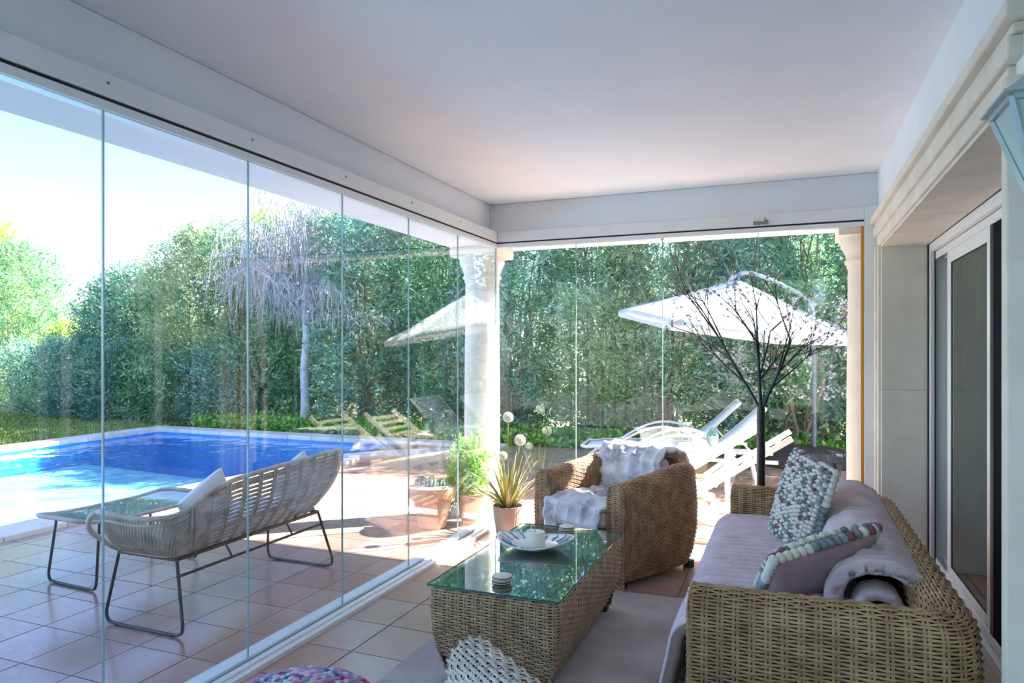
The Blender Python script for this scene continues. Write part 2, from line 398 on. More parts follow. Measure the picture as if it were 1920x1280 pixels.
class Shell:
    def __init__(s, path, prof, zs=None):
        s.p, s.ps = dens(path); s.q, s.qs = dens(prof, .005); s.U, s.V = s.ps[-1], s.qs[-1]
        t = np.gradient(s.p, axis=0); t /= np.linalg.norm(t, axis=1)[:, None]; s.n = np.stack([t[:, 1], -t[:, 0]], 1)
        for _ in range(3): s.n[1:-1] = (s.n[:-2]+s.n[1:-1]+s.n[2:])/3
        g = np.gradient(s.q, axis=0); g /= np.linalg.norm(g, axis=1)[:, None]; s.m = np.stack([g[:, 1], -g[:, 0]], 1)
        s.zs = zs or (lambda f: 1+0*f)
    def __call__(s, u, v):
        u, v = np.broadcast_arrays(np.asarray(u, float), np.asarray(v, float))
        I = lambda x, xs, A: np.stack([np.interp(x, xs, A[:, k]) for k in (0, 1)], -1)
        p = I(u, s.ps, s.p); n = I(u, s.ps, s.n); q = I(v, s.qs, s.q); m = I(v, s.qs, s.m)
        z = q[..., 1]*s.zs(u/s.U)
        P = np.concatenate([p+n*q[..., :1], z[..., None]], -1); N = np.concatenate([n*m[..., :1], m[..., 1:]], -1)
        return P, N/np.linalg.norm(N, axis=-1)[..., None]
class Flat:
    def __init__(s, o, du, dv, U, V, N, hf=None):
        s.o = np.array(o, float); s.du = np.array(du, float); s.dv = np.array(dv, float); s.U = U; s.V = V; s.N = np.array(N, float); s.hf = hf
    def __call__(s, u, v):
        u, v = np.broadcast_arrays(np.asarray(u, float), np.asarray(v, float)); k = s.hf(u/s.U) if s.hf else 1.0
        P = s.o+u[..., None]*s.du+(v*k)[..., None]*s.dv
        return P, np.broadcast_to(s.N, P.shape)
def weave(S, parent, m, sp=.048, wp=.0115, core=True, amp=.0052, strand=.0041, nm='wicker_weft'):
    a = MB(); ns = max(2, int(round(S.U/sp))); us = np.linspace(0, S.U, 2*ns+1); nj = int(S.V/wp); wp = S.V/nj
    k = np.arange(2*ns+1)
    for j in range(nj):
        v = (j+.5)*wp; off = np.where(k % 2 == 0, amp*np.cos(PI*(k/2+j)), 0)[:, None]
        A, NA = S(us, v-strand); B, NB = S(us, v); C, NC = S(us, v+strand)
        a.grid(np.stack([A+NA*(off-.001), B+NB*(off+strand*.8), C+NC*(off-.001)], 1))
    o = a.build(nm, m, parent, True, kind='stuff')
    b = MB(); vs_ = np.linspace(0, S.V, max(2, int(S.V/.03)))
    for i in range(0, ns+1):
        for du in (-.0065, .0065):
            u = min(max(us[2*i]+du, .002), S.U-.002)
            A, NA = S(u-.005, vs_); B, NB = S(u, vs_); C, NC = S(u+.005, vs_)
            b.grid(np.stack([A-NA*.002, B+NB*.0015, C-NC*.002], 1), flip=True)
    b.build('wicker_stake', m, parent, True, kind='stuff')
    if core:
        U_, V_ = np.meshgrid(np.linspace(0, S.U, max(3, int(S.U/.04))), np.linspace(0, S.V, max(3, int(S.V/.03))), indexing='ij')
        P, N = S(U_, V_); MB().grid(P-N*.006).build('gap_shade_backing', wick_back, parent, True)  # dark sheet behind the weave, its colour painted as shade in the gaps
def wicker_seat(name, W, D, H, rise, loc, rz, m, label, th=.14, r=.2, bow=.0, rootkw={}, wk={}):
    t = empty(name, loc, rz, label, rootkw.get('cat', 'armchair'))
    hw, hd = W/2, D/2
    path = roundpath([(hw, -hd), (hw+bow, 0), (hw, hd), (-hw, hd), (-hw-bow, 0), (-hw, -hd)] if bow else [(hw, -hd), (hw, hd), (-hw, hd), (-hw, -hd)], r, 10)
    rr = th/2; zc = H-rr
    prof = [(-.05, .035), (-.015, .12), (.008, .25), (.012, .38), (0, zc-.02)]+arc(-rr, zc, rr, 0, 180, 9)+[(-th, .36)]
    zf = lambda f: 1+rise*np.clip(np.minimum(f, 1-f)*4.2, 0, 1)**1.3
    S = Shell(path, prof, zf); weave(S, t, m, **wk)
    # arm fronts
    for sx in (1, -1):
        hf = lambda f, z=zc, q=rr: (z+q*np.sqrt(np.clip(1-(2*f-1)**2*.98, 0, 1)))/(z+q)
        o = (sx*hw - (th if sx > 0 else 0), -hd-.002, 0)
        weave(Flat(o, (1, 0, 0), (0, 0, 1), th, H, (0, -1, 0), hf), t, m, **{**wk, 'sp': .046})
    weave(Flat((-hw+th, -hd+.05, .04), (1, 0, 0), (0, 0, 1), W-2*th, .30, (0, -1, 0)), t, m)
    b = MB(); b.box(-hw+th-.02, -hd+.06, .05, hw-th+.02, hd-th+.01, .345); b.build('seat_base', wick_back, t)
    b = MB()
    for x in (-hw+.07, hw-.07):
        for y in (-hd+.05, hd-.09):
            q = MB().box(x-.025, y-.025, 0, x+.025, y+.025, .05); q.build('foot', blackm, t)
    return t
sofa = wicker_seat('wicker_sofa', 1.98, .83, .655, .0, (.115, 3.29, 0), -PI/2, wick_sofa, 'olive brown wicker sofa along the right wall with pink fleece throws', rootkw={'cat': 'sofa'}, r=.17)
cush = mat('cushion_fabric', 'd7d2cb', 'e3dfd9', rough=.9, scale=20, bump=.2, bscale=120)
def rbox(name, x0, y0, z0, x1, y1, z1, m, parent, bev=.03, label=None):
    o = MB().box(x0, y0, z0, x1, y1, z1).build(name, m, parent, 60, bevel=bev, label=label); o.modifiers[0].segments = 4; return o
rbox('seat_cushion', -.83, -.44, .347, -.002, .262, .452, cush, sofa); rbox('seat_cushion', .002, -.44, .347, .83, .262, .452, cush, sofa)
rbox('back_cushion', -.82, .14, .454, -.002, .25, .59, blackcloth, sofa, .045); rbox('back_cushion', .002, .14, .454, .53, .25, .565, blackcloth, sofa, .045)
arm = wicker_seat('wicker_armchair', .80, .80, .63, .10, (-1.055, 4.60, 0), math.radians(-29.3), wick_chair, 'brown wicker armchair in the glass corner with a grey-white fur throw', r=.2, bow=.015, wk=dict(sp=.034, wp=.0125, strand=.0044, amp=.0045))
rbox('seat_cushion', -.25, -.43, .347, .25, .24, .455, cush, arm)
rbox('back_cushion', -.24, .12, .457, .24, .25, .72, cush, arm, .05)
# chair whose arm tip shows at the bottom of the picture
fx = Vector((-.747, .66)); a3 = math.atan2(fx.x, -fx.y)
rt = Vector((math.cos(a3), math.sin(a3)))
tip = Vector((-.845, 1.80))      # front of the arm on its +x side
cpos = tip-fx*.40+rt*.33
arm3 = wicker_seat('wicker_armchair', .80, .80, .61, .04, (cpos.x, cpos.y, 0), a3, wick_pale, 'pale greyish wicker armchair of which only one arm tip shows below the coffee table', r=.2, wk=dict(sp=.036, wp=.0145, strand=.0052, amp=.0058))
rbox('seat_cushion', -.25, -.41, .347, .25, .24, .455, cush, arm3)

# coffee table
tb = empty('coffee_table', (-1.16, 3.245, 0), 0, 'tan wicker coffee table with a glass top on the grey rug', 'table')
hx, hy, HT = .297, .575, .405
path = roundpath([(-hx, -hy), (hx, -hy), (hx, hy), (-hx, hy)], .035, 6, True)
prof = [(-.075, .03), (-.035, .12), (-.004, .22), (.004, .3), (0, HT-.02)]+arc(-.02, HT-.02, .02, 0, 90, 5)
weave(Shell(path, prof), tb, wick_table, sp=.040, wp=.0122, strand=.0044)
weave(Flat((-hx+.02, -hy+.02, HT), (0, 1, 0), (1, 0, 0), 2*hy-.04, 2*hx-.04, (0, 0, 1)), tb, wick_table, sp=.04, wp=.0125, amp=.002, strand=.0055)
b = MB().box(-hx-.004, -hy-.004, HT+.0062, hx+.004, hy+.004, HT+.0142); b.m = [1 if i > 1 else 0 for i in range(6)]
b.build('glass_top', [tglass, mat('glass_rim', '2f6f70', rough=.1, spec=.8)], tb, False)
for x in (-hx+.09, hx-.09):
    for y in (-hy+.09, hy-.09): MB().box(x-.03, y-.03, .006, x+.03, y+.03, .04).build('foot', blackm, tb)
ZT2 = HT+.0145

# ------------------------------------------------------------ soft things
def snoise(P, f, seed=0, k=7):
    r = np.random.default_rng(seed); o = 0
    for i in range(k):
        d = r.normal(size=3); d *= f*(1+.35*i)/np.linalg.norm(d); o = o+np.sin(P @ d+r.uniform(0, 6.28))/(1+.3*i)
    return o/k*1.8
def normals(P):
    du = np.gradient(P, axis=0); dv = np.gradient(P, axis=1); n = np.cross(du, dv); return n/(np.linalg.norm(n, axis=-1)[..., None]+1e-9)
def drape(name, prof, t, fn, disp, m, thick=.02, nu=None, step=.006, tstep=.006, flip=1, parent=None):
    q, s = dens(prof, step); 
    for _ in range(4): q[1:-1] = (q[:-2]+q[1:-1]+q[2:])/3
    tt = np.linspace(t[0], t[1], int((t[1]-t[0])/tstep)+1)
    P = np.array([[fn(a, z, x) for (a, z) in q] for x in tt]); N = normals(P)*flip
    S_, T_ = np.meshgrid(s, tt); P = P+N*disp(P, S_, T_)[..., None]
    o = MB().grid(P, flip=flip < 0).build(name, m, parent, True)
    md = o.modifiers.new('thick', 'SOLIDIFY'); md.thickness = thick; md.offset = -1
    return o
# fur throw over the armchair (local coordinates of the chair -> world)
M = Matrix.Translation(arm.location) @ Matrix.Rotation(arm.rotation_euler.z, 4, 'Z')
def cw(y, z, x): return tuple(M @ Vector((x, y, z)))
def tuft(P, S, T, p=.11, a=.03):
    return a*np.abs(np.sin(PI*S/p)*np.sin(PI*T/p))**.5+.006*snoise(P, 60, 3)+.008*snoise(P, 15, 4)
th = empty('fur_throw', label='grey-white tufted fur throw over the back and seat of the brown armchair', cat='throw')
drape('back_drape', [(.085, .475), (.10, .62), (.12, .735), (.19, .775), (.27, .775), (.37, .755), (.435, .70), (.447, .55)], (-.31, .25), cw, tuft, fur, .018, flip=-1, parent=th)
drape('seat_drape', [(.10, .485), (-.1, .48), (-.36, .485), (-.455, .46), (-.475, .38), (-.46, .25)], (-.248, .248), cw, tuft, fur, .018, flip=1, parent=th)
# pink ribbed blanket on the sofa seat: ribs run from back to front
def sw(x, z, y): return (x, y, z)
rib = lambda pitch, a: (lambda P, S, T: a*np.abs(np.sin(PI*(T+.008*snoise(P, 6, 8))/pitch))**.6+.0015*snoise(P, 150, 5)+.003*snoise(P, 12, 6))
bl = drape('ribbed_blanket', [(.285-.02, .472), (.1, .475), (-.15, .478), (-.31, .474), (-.352, .44), (-.365, .36), (-.39, .25), (-.42, .14), (-.40, .07)], (2.455, 4.125), sw, rib(.062, .036), pinkfur, .012, flip=1, tstep=.004)
setp(bl, 'pink ribbed fleece blanket covering the sofa seat and hanging over its front', 'blanket')
# folded blanket over the sofa back: inverted U, ribs across
rb = empty('folded_blanket', label='pink ribbed fleece blanket folded over the sofa back cushions', cat='blanket')
def bk(o, z, y):
    f = (y-2.76)/1.4; return (.305+o*(1-.12*f), y, z+.055*f)
drape('outer_fold', [(-.155, .475), (-.15, .56), (-.12, .625), (-.05, .66), (.04, .66), (.11, .625), (.135, .55), (.14, .475)], (2.745, 4.13), bk, rib(.058, .034), pinkfur, .045, flip=-1, parent=rb)
drape('inner_fold', [(-.10, .475), (-.093, .53), (-.06, .575), (-.01, .59), (.045, .578), (.075, .53), (.08, .475)], (2.735, 2.86), bk, rib(.05, .004), pinkfur, .035, flip=-1, parent=rb)
for o_ in (rb.children): pass
# pillows
def pillow_grid(w, h, t, n=34, e=.42):
    u = np.linspace(-1, 1, n); U_, V_ = np.meshgrid(u, u, indexing='ij')
    x = U_*w/2*(1-.07*(1-V_**2)**.5*0-.05*(1-np.abs(V_))*np.abs(U_)); z = V_*h/2*(1-.05*(1-np.abs(U_))*np.abs(V_))
    y = t/2*((1-U_**2)*(1-V_**2))**e
    return x, y, z
def place(o, loc, nrm, roll=0, up=(0, 0, 1)):
    n = Vector(nrm).normalized(); u = Vector(up); x = u.cross(n).normalized()*1; z = n.cross(x)
    R = Matrix((x, n, z)).transposed().to_4x4() @ Matrix.Rotation(roll, 4, 'Y')
    o.matrix_world = Matrix.Translation(loc) @ R
def pillow(name, w, h, t, mf, mb_, label, knit=False, cat='pillow', group=None):
    r = empty(name, label=label, cat=cat, group=group)
    x, y, z = pillow_grid(w, h, t)
    MB().grid(np.stack([x, y, z], -1), flip=True).build('front_cover', mf, r, True)
    MB().grid(np.stack([x, -y, z], -1)).build('back_cover', mb_, r, True)
    if knit:
        V = []; b = MB(); rows = 22; cols = 20; vi = []
        rr_ = random.Random(5)
        for i in range(rows):
            for j in range(cols):
                fu = -1+2*(j+.5)/cols; fv = -1+2*(i+.5)/rows
                k = np.interp(fu, np.linspace(-1, 1, 34), np.arange(34)); l = np.interp(fv, np.linspace(-1, 1, 34), np.arange(34))
                ki, li = int(round(k)), int(round(l))
                c = rr_.random(); b.mi = 1 if c < .09 else (2 if c < .38 else 0)
                b.ball((fu*w/2*.98, y[ki, li]+.006, fv*h/2*.98+.004*math.sin(j*3)), (w/cols*.72, .013, h/rows*.44), 7, 5)
        for q in np.linspace(-1, 1, 16):
            for sx in (-1, 1):
                c = rr_.random(); b.mi = 1 if c < .12 else (2 if c < .45 else 0)
                b.ball((sx*w/2*.97, 0, q*h/2*.97), (.018, .022, .018), 7, 5); b.ball((q*w/2*.97, 0, sx*h/2*.97), (.02, .022, .016), 7, 5)
        b.build('knit_loops', [yarn_cream, yarn_plum, yarn_teal], r, True, kind='stuff')
    return r
yarn_cream = mat('yarn_cream', 'ddd9cd', 'efeee6', rough=.95, scale=20, bump=.5, bscale=120)
yarn_plum = mat('yarn_plum', '7a4552', '9a6a75', rough=.95, scale=20, bump=.5, bscale=120)
yarn_teal = mat('yarn_teal', '6b7a80', 'a0abac', rough=.95, scale=20, bump=.5, bscale=120)
p1 = pillow('knit_pillow', .46, .46, .13, yarn_cream, velvet, 'chunky cream, teal and plum knit pillow standing at the far end of the sofa', True)
place(p1, (.06, 3.66, .685), (-.88, -.36, .25), .10)
p2 = pillow('knit_pillow', .45, .42, .15, yarn_cream, velvet, 'mauve velvet backed pillow with a knitted front tilted in the middle of the sofa', True)
place(p2, (.085, 2.93, .575), (-.50, .52, .62), .30)

# rug
rug_m = mat('grey_rug', ramp=[(.3, 'a39a98'), (.5, 'b9b0ad'), (.7, 'cbc3c0')], c1='8c8484', c2='b5adab', rough=1, scale=3, bump=.5, bscale=140, detail=8)
r_ = MB().box(-1.65, -.6, 0, .30, 4.07, .008).build('area_rug', rug_m, bevel=.003)
setp(r_, 'grey woven rug under the coffee table and sofa front', 'rug')

# braided pouf
pf = empty('braided_pouf', (-1.45, 1.79, 0), 0, 'multicoloured braided round pouf at the bottom edge of the picture', 'pouf')
cols_ = ['b98fb5', 'a3465f', '5c8fa0', 'd7d3cf', '3f6f86', 'c9a9c9', '8f9ab5']
pm = [mat('braid_%s' % n, c, rough=.9, bump=.4, bscale=90) for n, c in zip(('lilac', 'red', 'aqua', 'cream', 'blue', 'rose', 'grey'), cols_)]
b = MB(); b.lathe([(.21, 0), (.25, .05), (.262, .15), (.25, .27), (.2, .325), (.1, .345), (.002, .35)], 40); b.build('body', pm[3], pf)
b = MB(); rr_ = random.Random(3)
for k in range(26):
    f = k/25; rad = .258*math.sin(min(1, f*1.02)*PI/2) if k < 14 else .258; 
    if k < 17: rad = .012+k*.0148; z = .352-.0009*k**1.3*.9-(.03*max(0, (k-12)/4)**2)
    else: z = .29-(k-17)*.03; rad = .252+.012*math.sin((k-17)/8*PI)
    n = max(6, int(2*PI*rad/.03))
    for q in range(n):
        a = 2*PI*(q+.5*(k % 2))/n; b.mi = rr_.choice([0, 0, 1, 2, 3, 3, 4, 5, 6]) if (k//2) % 2 else rr_.choice([0, 5, 3, 6])
        b.ball((rad*math.cos(a), rad*math.sin(a), z), (.017, .017, .012), 6, 4)
b.build('braid', pm, pf, True, kind='stuff')
# ------------------------------------------------------------ things on the table
ceram = mat('glazed_white', 'f1f0ec', rough=.15, spec=.7)
blueg = mat('blue_glaze', '4d8fb8', '7fb3d0', rough=.15, scale=20)
ds = empty('serving_dish', (-1.215, 3.36, ZT2), .15, 'wavy white and blue glazed dish holding the candle on the coffee table', 'dish')
a = np.linspace(0, 2*PI, 65)[:-1]; rad = np.linspace(.0, 1, 9)
P = np.array([[(.20*r*math.cos(t)*(1+.04*math.cos(3*t)), .15*r*math.sin(t)*(1+.05*math.sin(2*t)), .004+.045*r**2.6+.018*r**3*math.cos(2*t)) for r in rad] for t in a])
b = MB().grid(P, cu=True); o = b.build('bowl', ceram, ds, True); md = o.modifiers.new('thick', 'SOLIDIFY'); md.thickness = .006; md.offset = 0
b = MB(); rr_ = random.Random(2)
for k in range(16):
    t = 2*PI*k/16+.1; pts = [(.20*r*math.cos(t+dt)*1.0, .15*r*math.sin(t+dt), .0105+.045*r**2.6+.018*r**3*math.cos(2*t)) for r, dt in ((.62, 0), (.72, .06), (.82, .02), (.93, .1))]
    b.tube(pts, .0035, 5)
b.build('painted_strokes', blueg, ds, kind='stuff', label='blue glaze strokes round the rim')
MB().lathe([(.07, 0), (.075, .004), (.05, .0075)], 24).build('foot_ring', ceram, ds)
wax = mat('ivory_wax', 'f1efdf', 'f6f4e8', rough=.5, scale=5)
cn = empty('pillar_candle', (-1.205, 3.345, ZT2+.0105), 0, 'short ivory pillar candle standing in the glazed dish', 'candle')
MB().lathe([(.048, 0), (.05, .003), (.05, .072), (.047, .078), (.03, .074), (.002, .072)], 28).build('wax_body', wax, cn)
MB().tube([(0, 0, .071), (.001, 0, .08), (.003, 0, .086)], .0012, 5).build('wick', blackm, cn)
wood_l = mat('pale_wood', 'c9a884', 'dcc0a0', rough=.5, scale=8, stretch=(1, 8, 1)); wood_w = mat('whitewashed_wood', 'd9d2c8', 'eae5dc', rough=.5, scale=8, stretch=(1, 8, 1)); wood_d = mat('dark_wood', '5a4233', '705440', rough=.5, scale=8, stretch=(1, 8, 1))
def coasters(x, y, lab):
    for k, (m1, nm) in enumerate(((wood_d, 'dark'), (wood_l, 'pale'), (wood_w, 'white'))):
        c = empty('coaster', (x+.002*k, y-.001*k, ZT2+.0005+k*.0115), .4*k, 'round %s wooden coaster, %s of the stack %s' % (nm, ('bottom', 'middle', 'top')[k], lab), 'coaster', group='round coasters on the coffee table')
        MB().lathe([(.040, 0), (.0425, .001), (.0425, .009), (.040, .0105)], 28).build('disc', m1, c)
        MB().lathe([(.0427, .0035), (.0432, .004), (.0432, .0065), (.0427, .007)], 28, cap=False).build('rim_band', wood_w if k != 2 else wood_d, c)
coasters(-1.165, 2.80, 'nearest the camera'); coasters(-1.155, 3.72, 'by the armchair')

# flower pot in the corner with striped leaves and white balls
vm = mat('ribbed_taupe', '8d8078', 'a3968d', rough=.7, scale=6)
vp = empty('potted_plant', (-2.04, 5.03, 0), 0, 'grey ribbed pot with striped spiky leaves and white pompom blooms inside the glass corner', 'potted plant')
b = MB(); n = 96; prof = [(.085, 0), (.092, .02), (.108, .12), (.118, .215), (.118, .225), (.110, .226), (.108, .19), (.001, .189)]
V = []
for i, (r, z) in enumerate(prof):
    for q in range(n):
        k = (.003 if q % 3 == 0 else 0) if 0 < i < 4 else 0; V.append(((r-k)*math.cos(2*PI*q/n), (r-k)*math.sin(2*PI*q/n), z))
F = [(i*n+q, i*n+(q+1) % n, (i+1)*n+(q+1) % n, (i+1)*n+q) for i in range(len(prof)-1) for q in range(n)]+[tuple(range(n))[::-1]]
b.add(V, F); b.build('pot', vm, vp)
MB().lathe([(.106, .191), (.08, .2), (.03, .205), (.002, .206)], 20, cap=False).build('soil', mat('dark_soil', '2a2622', '453a30', rough=1, scale=60), vp)
strip_m = mat('striped_leaf', ramp=[(.0, '4a5a30'), (.3, '6d7440'), (.55, 'c9b84e'), (.8, '93924a'), (1, 'c7a377')], c1='4a5a30', c2='c7a377', rough=.45, attr=True, trans=.2)
def blade(mb, base, ang, lean, L, w, curl, rr_):
    k = 8; Pts = []; Lp = []
    p = Vector(base); d = Vector((math.cos(ang)*math.sin(lean), math.sin(ang)*math.sin(lean), math.cos(lean))); side = Vector((-math.sin(ang), math.cos(ang), 0))
    rows = []
    for i in range(k+1):
        f = i/k; ww = w*(1-f**2.2)*(.55+.9*f*(1-f)*2)+.0008; nrm = d.cross(side)
        rows.append([tuple(p-side*ww-nrm*.002), tuple(p+nrm*.0*ww), tuple(p+side*ww-nrm*.002)])
        p = p+d*(L/k); d = (d+Vector((math.cos(ang), math.sin(ang), 0))*curl/k-Vector((0, 0, curl*.8/k))).normalized()
    return np.array(rows)
lv_m = []
for nm, c in (('deep', ('4f5e33', '5f6b3b')), ('gold', ('b7ab45', 'd3c65e')), ('tan', ('9d8a6c', 'c0a88a'))): lv_m.append(mat('blade_'+nm, c[0], c[1], rough=.45, scale=14, stretch=(6, 6, 1)))
rr_ = random.Random(11)
for k in range(56):
    a_ = rr_.uniform(0, 2*PI); lean = rr_.uniform(.05, .95); L = rr_.uniform(.28, .50)*(1.1-.25*lean)
    G = blade(None, (.05*math.cos(a_)*rr_.random(), .05*math.sin(a_)*rr_.random(), .195), a_, lean, L, rr_.uniform(.010, .018), rr_.uniform(.1, 1.0 if lean > .4 else .35), rr_)
    o = MB().grid(G).build('leaf', rr_.choice(lv_m), vp, True); md = o.modifiers.new('t', 'SOLIDIFY'); md.thickness = .0015
stem_m = mat('stem_green', '8d9a4a', 'a5ad5c', rough=.5, scale=10); pom = mat('pompom_white', 'eef0e6', 'fbfbf5', rough=.9, scale=30, trans=.25)
for (dx, dy, z, r) in ((.01, -.02, .915, .042), (.09, .03, .735, .045), (-.065, .06, .60, .034)):
    s_ = MB().tube([(dx*.2, dy*.2, .19), (dx*.5, dy*.5, (z+.19)/2), (dx, dy, z-r*.8)], .0055, 8).build('flower_stem', stem_m, vp)
    V = []; n = 380; i = np.arange(n); ph = np.arccos(1-2*(i+.5)/n); te = PI*(1+5**.5)*i
    D = np.stack([np.cos(te)*np.sin(ph), np.sin(te)*np.sin(ph), np.cos(ph)], 1); b = MB(); b.ball((dx, dy, z), r*.86, 16, 10); 
    for q in range(n):
        c0 = np.array((dx, dy, z))+D[q]*r*.84; t1 = np.cross(D[q], (.3, .5, .8)); t1 /= np.linalg.norm(t1); t2 = np.cross(D[q], t1); s = .0042
        b.add([c0+t1*s, c0-t1*s*.5+t2*s*.87, c0-t1*s*.5-t2*s*.87, c0+D[q]*r*.22], [(0, 1, 3), (1, 2, 3), (2, 0, 3)])
    b.build('pompom_bloom', pom, vp, False)

# ------------------------------------------------------------ terracotta pots outside
terra = mat('sun_bleached_terracotta', 'c9997a', 'dcb79d', rough=.85, scale=6, bump=.15, bscale=40)
def terrapot(mb, s=1.0, h=1.0):
    mb.lathe([(.095*s, 0), (.105*s, .01*h), (.15*s, .25*h), (.152*s, .255*h), (.175*s, .257*h), (.182*s, .275*h), (.185*s, .34*h), (.188*s, .355*h), (.172*s, .356*h), (.165*s, .31*h), (.002, .308*h)], 40)
def leafquads(C, D, Ln, Wd, seed=0, fold=.0):
    r = np.random.default_rng(seed); n = len(C); D = D/np.linalg.norm(D, axis=1)[:, None]
    up = r.normal(size=(n, 3)); S = np.cross(D, up); S /= np.linalg.norm(S, axis=1)[:, None]+1e-9; B = np.cross(D, S)
    Ln = Ln*r.uniform(.7, 1.25, n)[:, None]; Wd = Wd*r.uniform(.8, 1.2, n)[:, None]
    m = C+D*Ln*.45+B*Ln*.08
    return np.stack([C, m+S*Wd/2, C+D*Ln, m-S*Wd/2], 1)
def foliage(name, centers, per, spread, Ln, Wd, m, parent, seed=1, upb=.3, out=None, kind='stuff'):
    r = np.random.default_rng(seed); n = len(centers)
    C = np.repeat(centers, per, 0)+r.normal(size=(n*per, 3))*spread
    D = r.normal(size=(n*per, 3))+np.array([0, 0, upb])
    if out is not None: D += np.repeat(out, per, 0)*.9
    at = np.clip(np.repeat(r.uniform(0, 1, n), per)*.55+r.uniform(0, .45, n*per), 0, 1)
    return quads(name, leafquads(C, D, Ln, Wd, seed), m, parent, at, kind)
tp = empty('succulent_pot', (-2.69, 5.0, 0), 0, 'terracotta pot of low grey succulents outside by the left glass', 'potted plant')
b = MB(); terrapot(b, 1.05, .95); b.build('pot', terra, tp)
MB().lathe([(.18, .332), (.15, .345), (.002, .35)], 24, cap=False).build('gravel', mat('pale_gravel', '9aa09a', 'd5d8d2', rough=.9, scale=90), tp)
succ = mat('succulent_grey', '6f8c80', 'a9bdae', rough=.6, scale=20)
for (x, y, s) in ((-.09, -.02, 1.0), (-.03, .05, .8), (.03, -.05, .9), (-.12, .06, .7), (.09, .0, .8)):
    b = MB()
    for ring, (nn, rad, hh) in enumerate(((9, .045, .02), (7, .03, .038), (5, .015, .055))):
        for q in range(nn):
            t = 2*PI*(q+.5*ring)/nn; b.ball((x+s*rad*math.cos(t), y+s*rad*math.sin(t), .345+s*hh), (s*.016, s*.016, s*.022), 6, 5)
    b.build('rosette', succ, tp, True)
t2 = empty('leafy_potted_shrub', (-2.40, 5.66, 0) if False else (-2.455, 5.245, 0), 0, 'terracotta pot with a bushy bright green shrub between column and glass', 'potted plant')
b = MB(); terrapot(b, .75, .72); b.build('pot', terra, t2)
r = np.random.default_rng(4); C = r.normal(size=(240, 3))*np.array((.075, .07, .13))+np.array((-.04, -.02, .42)); C[:, 2] = np.clip(C[:, 2], .16, .68); C[:, :2] = np.clip(C[:, :2], -.15, .10)
foliage('foliage', C, 20, .022, .038, .014, leaf_green if False else leafm('leaf_bright', ['4f9a3a', '7cbf4f', 'a7d76a', 'd3ea98']), t2, 3)
b = MB()
for k in range(12):
    a_ = k*.55; b.tube([(0, 0, .22), (.05*math.cos(a_), .05*math.sin(a_), .4), (.12*math.cos(a_)-.03, .12*math.sin(a_), .5+.02*k)], .004, 5)
b.build('stem', bark_brown, t2)

# ------------------------------------------------------------ black twig tree inside
tw = empty('twig_tree', (-.172, 4.95, 0), 0, 'black bare artificial tree with tiny buds standing behind the sofa', 'decorative tree')
MB().lathe([(.15, 0), (.15, .012), (.04, .02), (.028, .03)], 28).build('base_plate', blackm, tw)
MB().tube([(0, 0, .02), (0, 0, .5), (0, 0, 1.0), (0, 0, 1.06)], [.029, .028, .027, .024], 12).build('trunk', blackm, tw)
rr_ = random.Random(21); bud_m = mat('bud_beige', 'b39c8c', 'd9c6b8', rough=.7, scale=30)
def grow(mb, buds, p, d, L, r, depth, dr):
    k = 4; pts = [tuple(p)]
    for i in range(k):
        d = (d+Vector((rr_.gauss(0, .035), rr_.gauss(0, .03), rr_.gauss(0, .025)))).normalized(); p = p+d*(L/k)
        p.y = max(-.38, min(.36, p.y)); p.x = max(-.62, min(.56, p.x)); pts.append(tuple(p))
    mb[0 if depth == 0 else 1].tube(pts, [r*(1-.5*i/k) for i in range(k+1)], 6 if depth < 2 else 4)
    if depth >= 2:
        for c in (pts[-1], pts[-2]) if rr_.random() < .5 else (pts[-1],):
            for q in range(4):
                a_ = q*PI/2+.3; buds.ball((c[0]+.006*math.cos(a_), c[1]+.004, c[2]+.006*math.sin(a_)), (.0045, .0045, .0045), 5, 3)
    if depth < 3:
        for q in range(5 if depth == 0 else (4 if depth == 1 else 2)):
            f = rr_.uniform(.3, 1.0) if q else 1.0; idx = f*k; i0 = min(int(idx), k-1); fr = idx-i0
            s = Vector(pts[i0]).lerp(Vector(pts[i0+1]), fr); a_ = rr_.uniform(-.75, .75)
            dd = Vector((d.x*math.cos(a_)-d.z*math.sin(a_), d.y+rr_.uniform(-.45, .45), d.x*math.sin(a_)+d.z*math.cos(a_))).normalized()
            dd.z = max(dd.z, .30); grow(mb, buds, s, dd, L*rr_.uniform(.5, .72), r*.5, depth+1, dr)
for (dx, dy, dz, L, r) in ((-.55, .05, .95, .58, .0135), (.0, -.05, 1, .45, .0155), (.45, .03, .95, .50, .0135)):
    A = MB(); B = MB(); Bd = MB(); grow((A, B), Bd, Vector((0, 0, 1.03)), Vector((dx, dy, dz)).normalized(), L, r, 0, dx)
    br = A.build('branch', blackm, tw); B.build('twigs', blackm, br, kind='stuff'); Bd.build('buds', bud_m, br, True, kind='stuff')

# ------------------------------------------------------------ wall lantern
lm = mat('lantern_grey', '9fb3b8', 'b3c4c8', rough=.4, metal=.3, scale=6)
ln = empty('wall_lantern', (.527, 1.70, 1.875), 0, 'grey square tapering wall lantern at the right edge above the sofa', 'lantern'); ln.scale = (.8, .8, .8)
def frus(mb, z0, r0, z1, r1): mb.add([(sx*r, sy*r, z) for z, r in ((z0, r0), (z1, r1)) for sx, sy in ((-1, -1), (1, -1), (1, 1), (-1, 1))], [(0, 1, 5, 4), (1, 2, 6, 5), (2, 3, 7, 6), (3, 0, 4, 7), (3, 2, 1, 0), (4, 5, 6, 7)])
LX = -.055
b = MB(); frus(b, .075, .118, .082, .118); frus(b, .082, .112, .14, .045); frus(b, .14, .05, .155, .04); b.ball((0, 0, .175), .02); o = b.build('roof', lm, ln, bevel=.002); o.location.x = LX
b = MB()
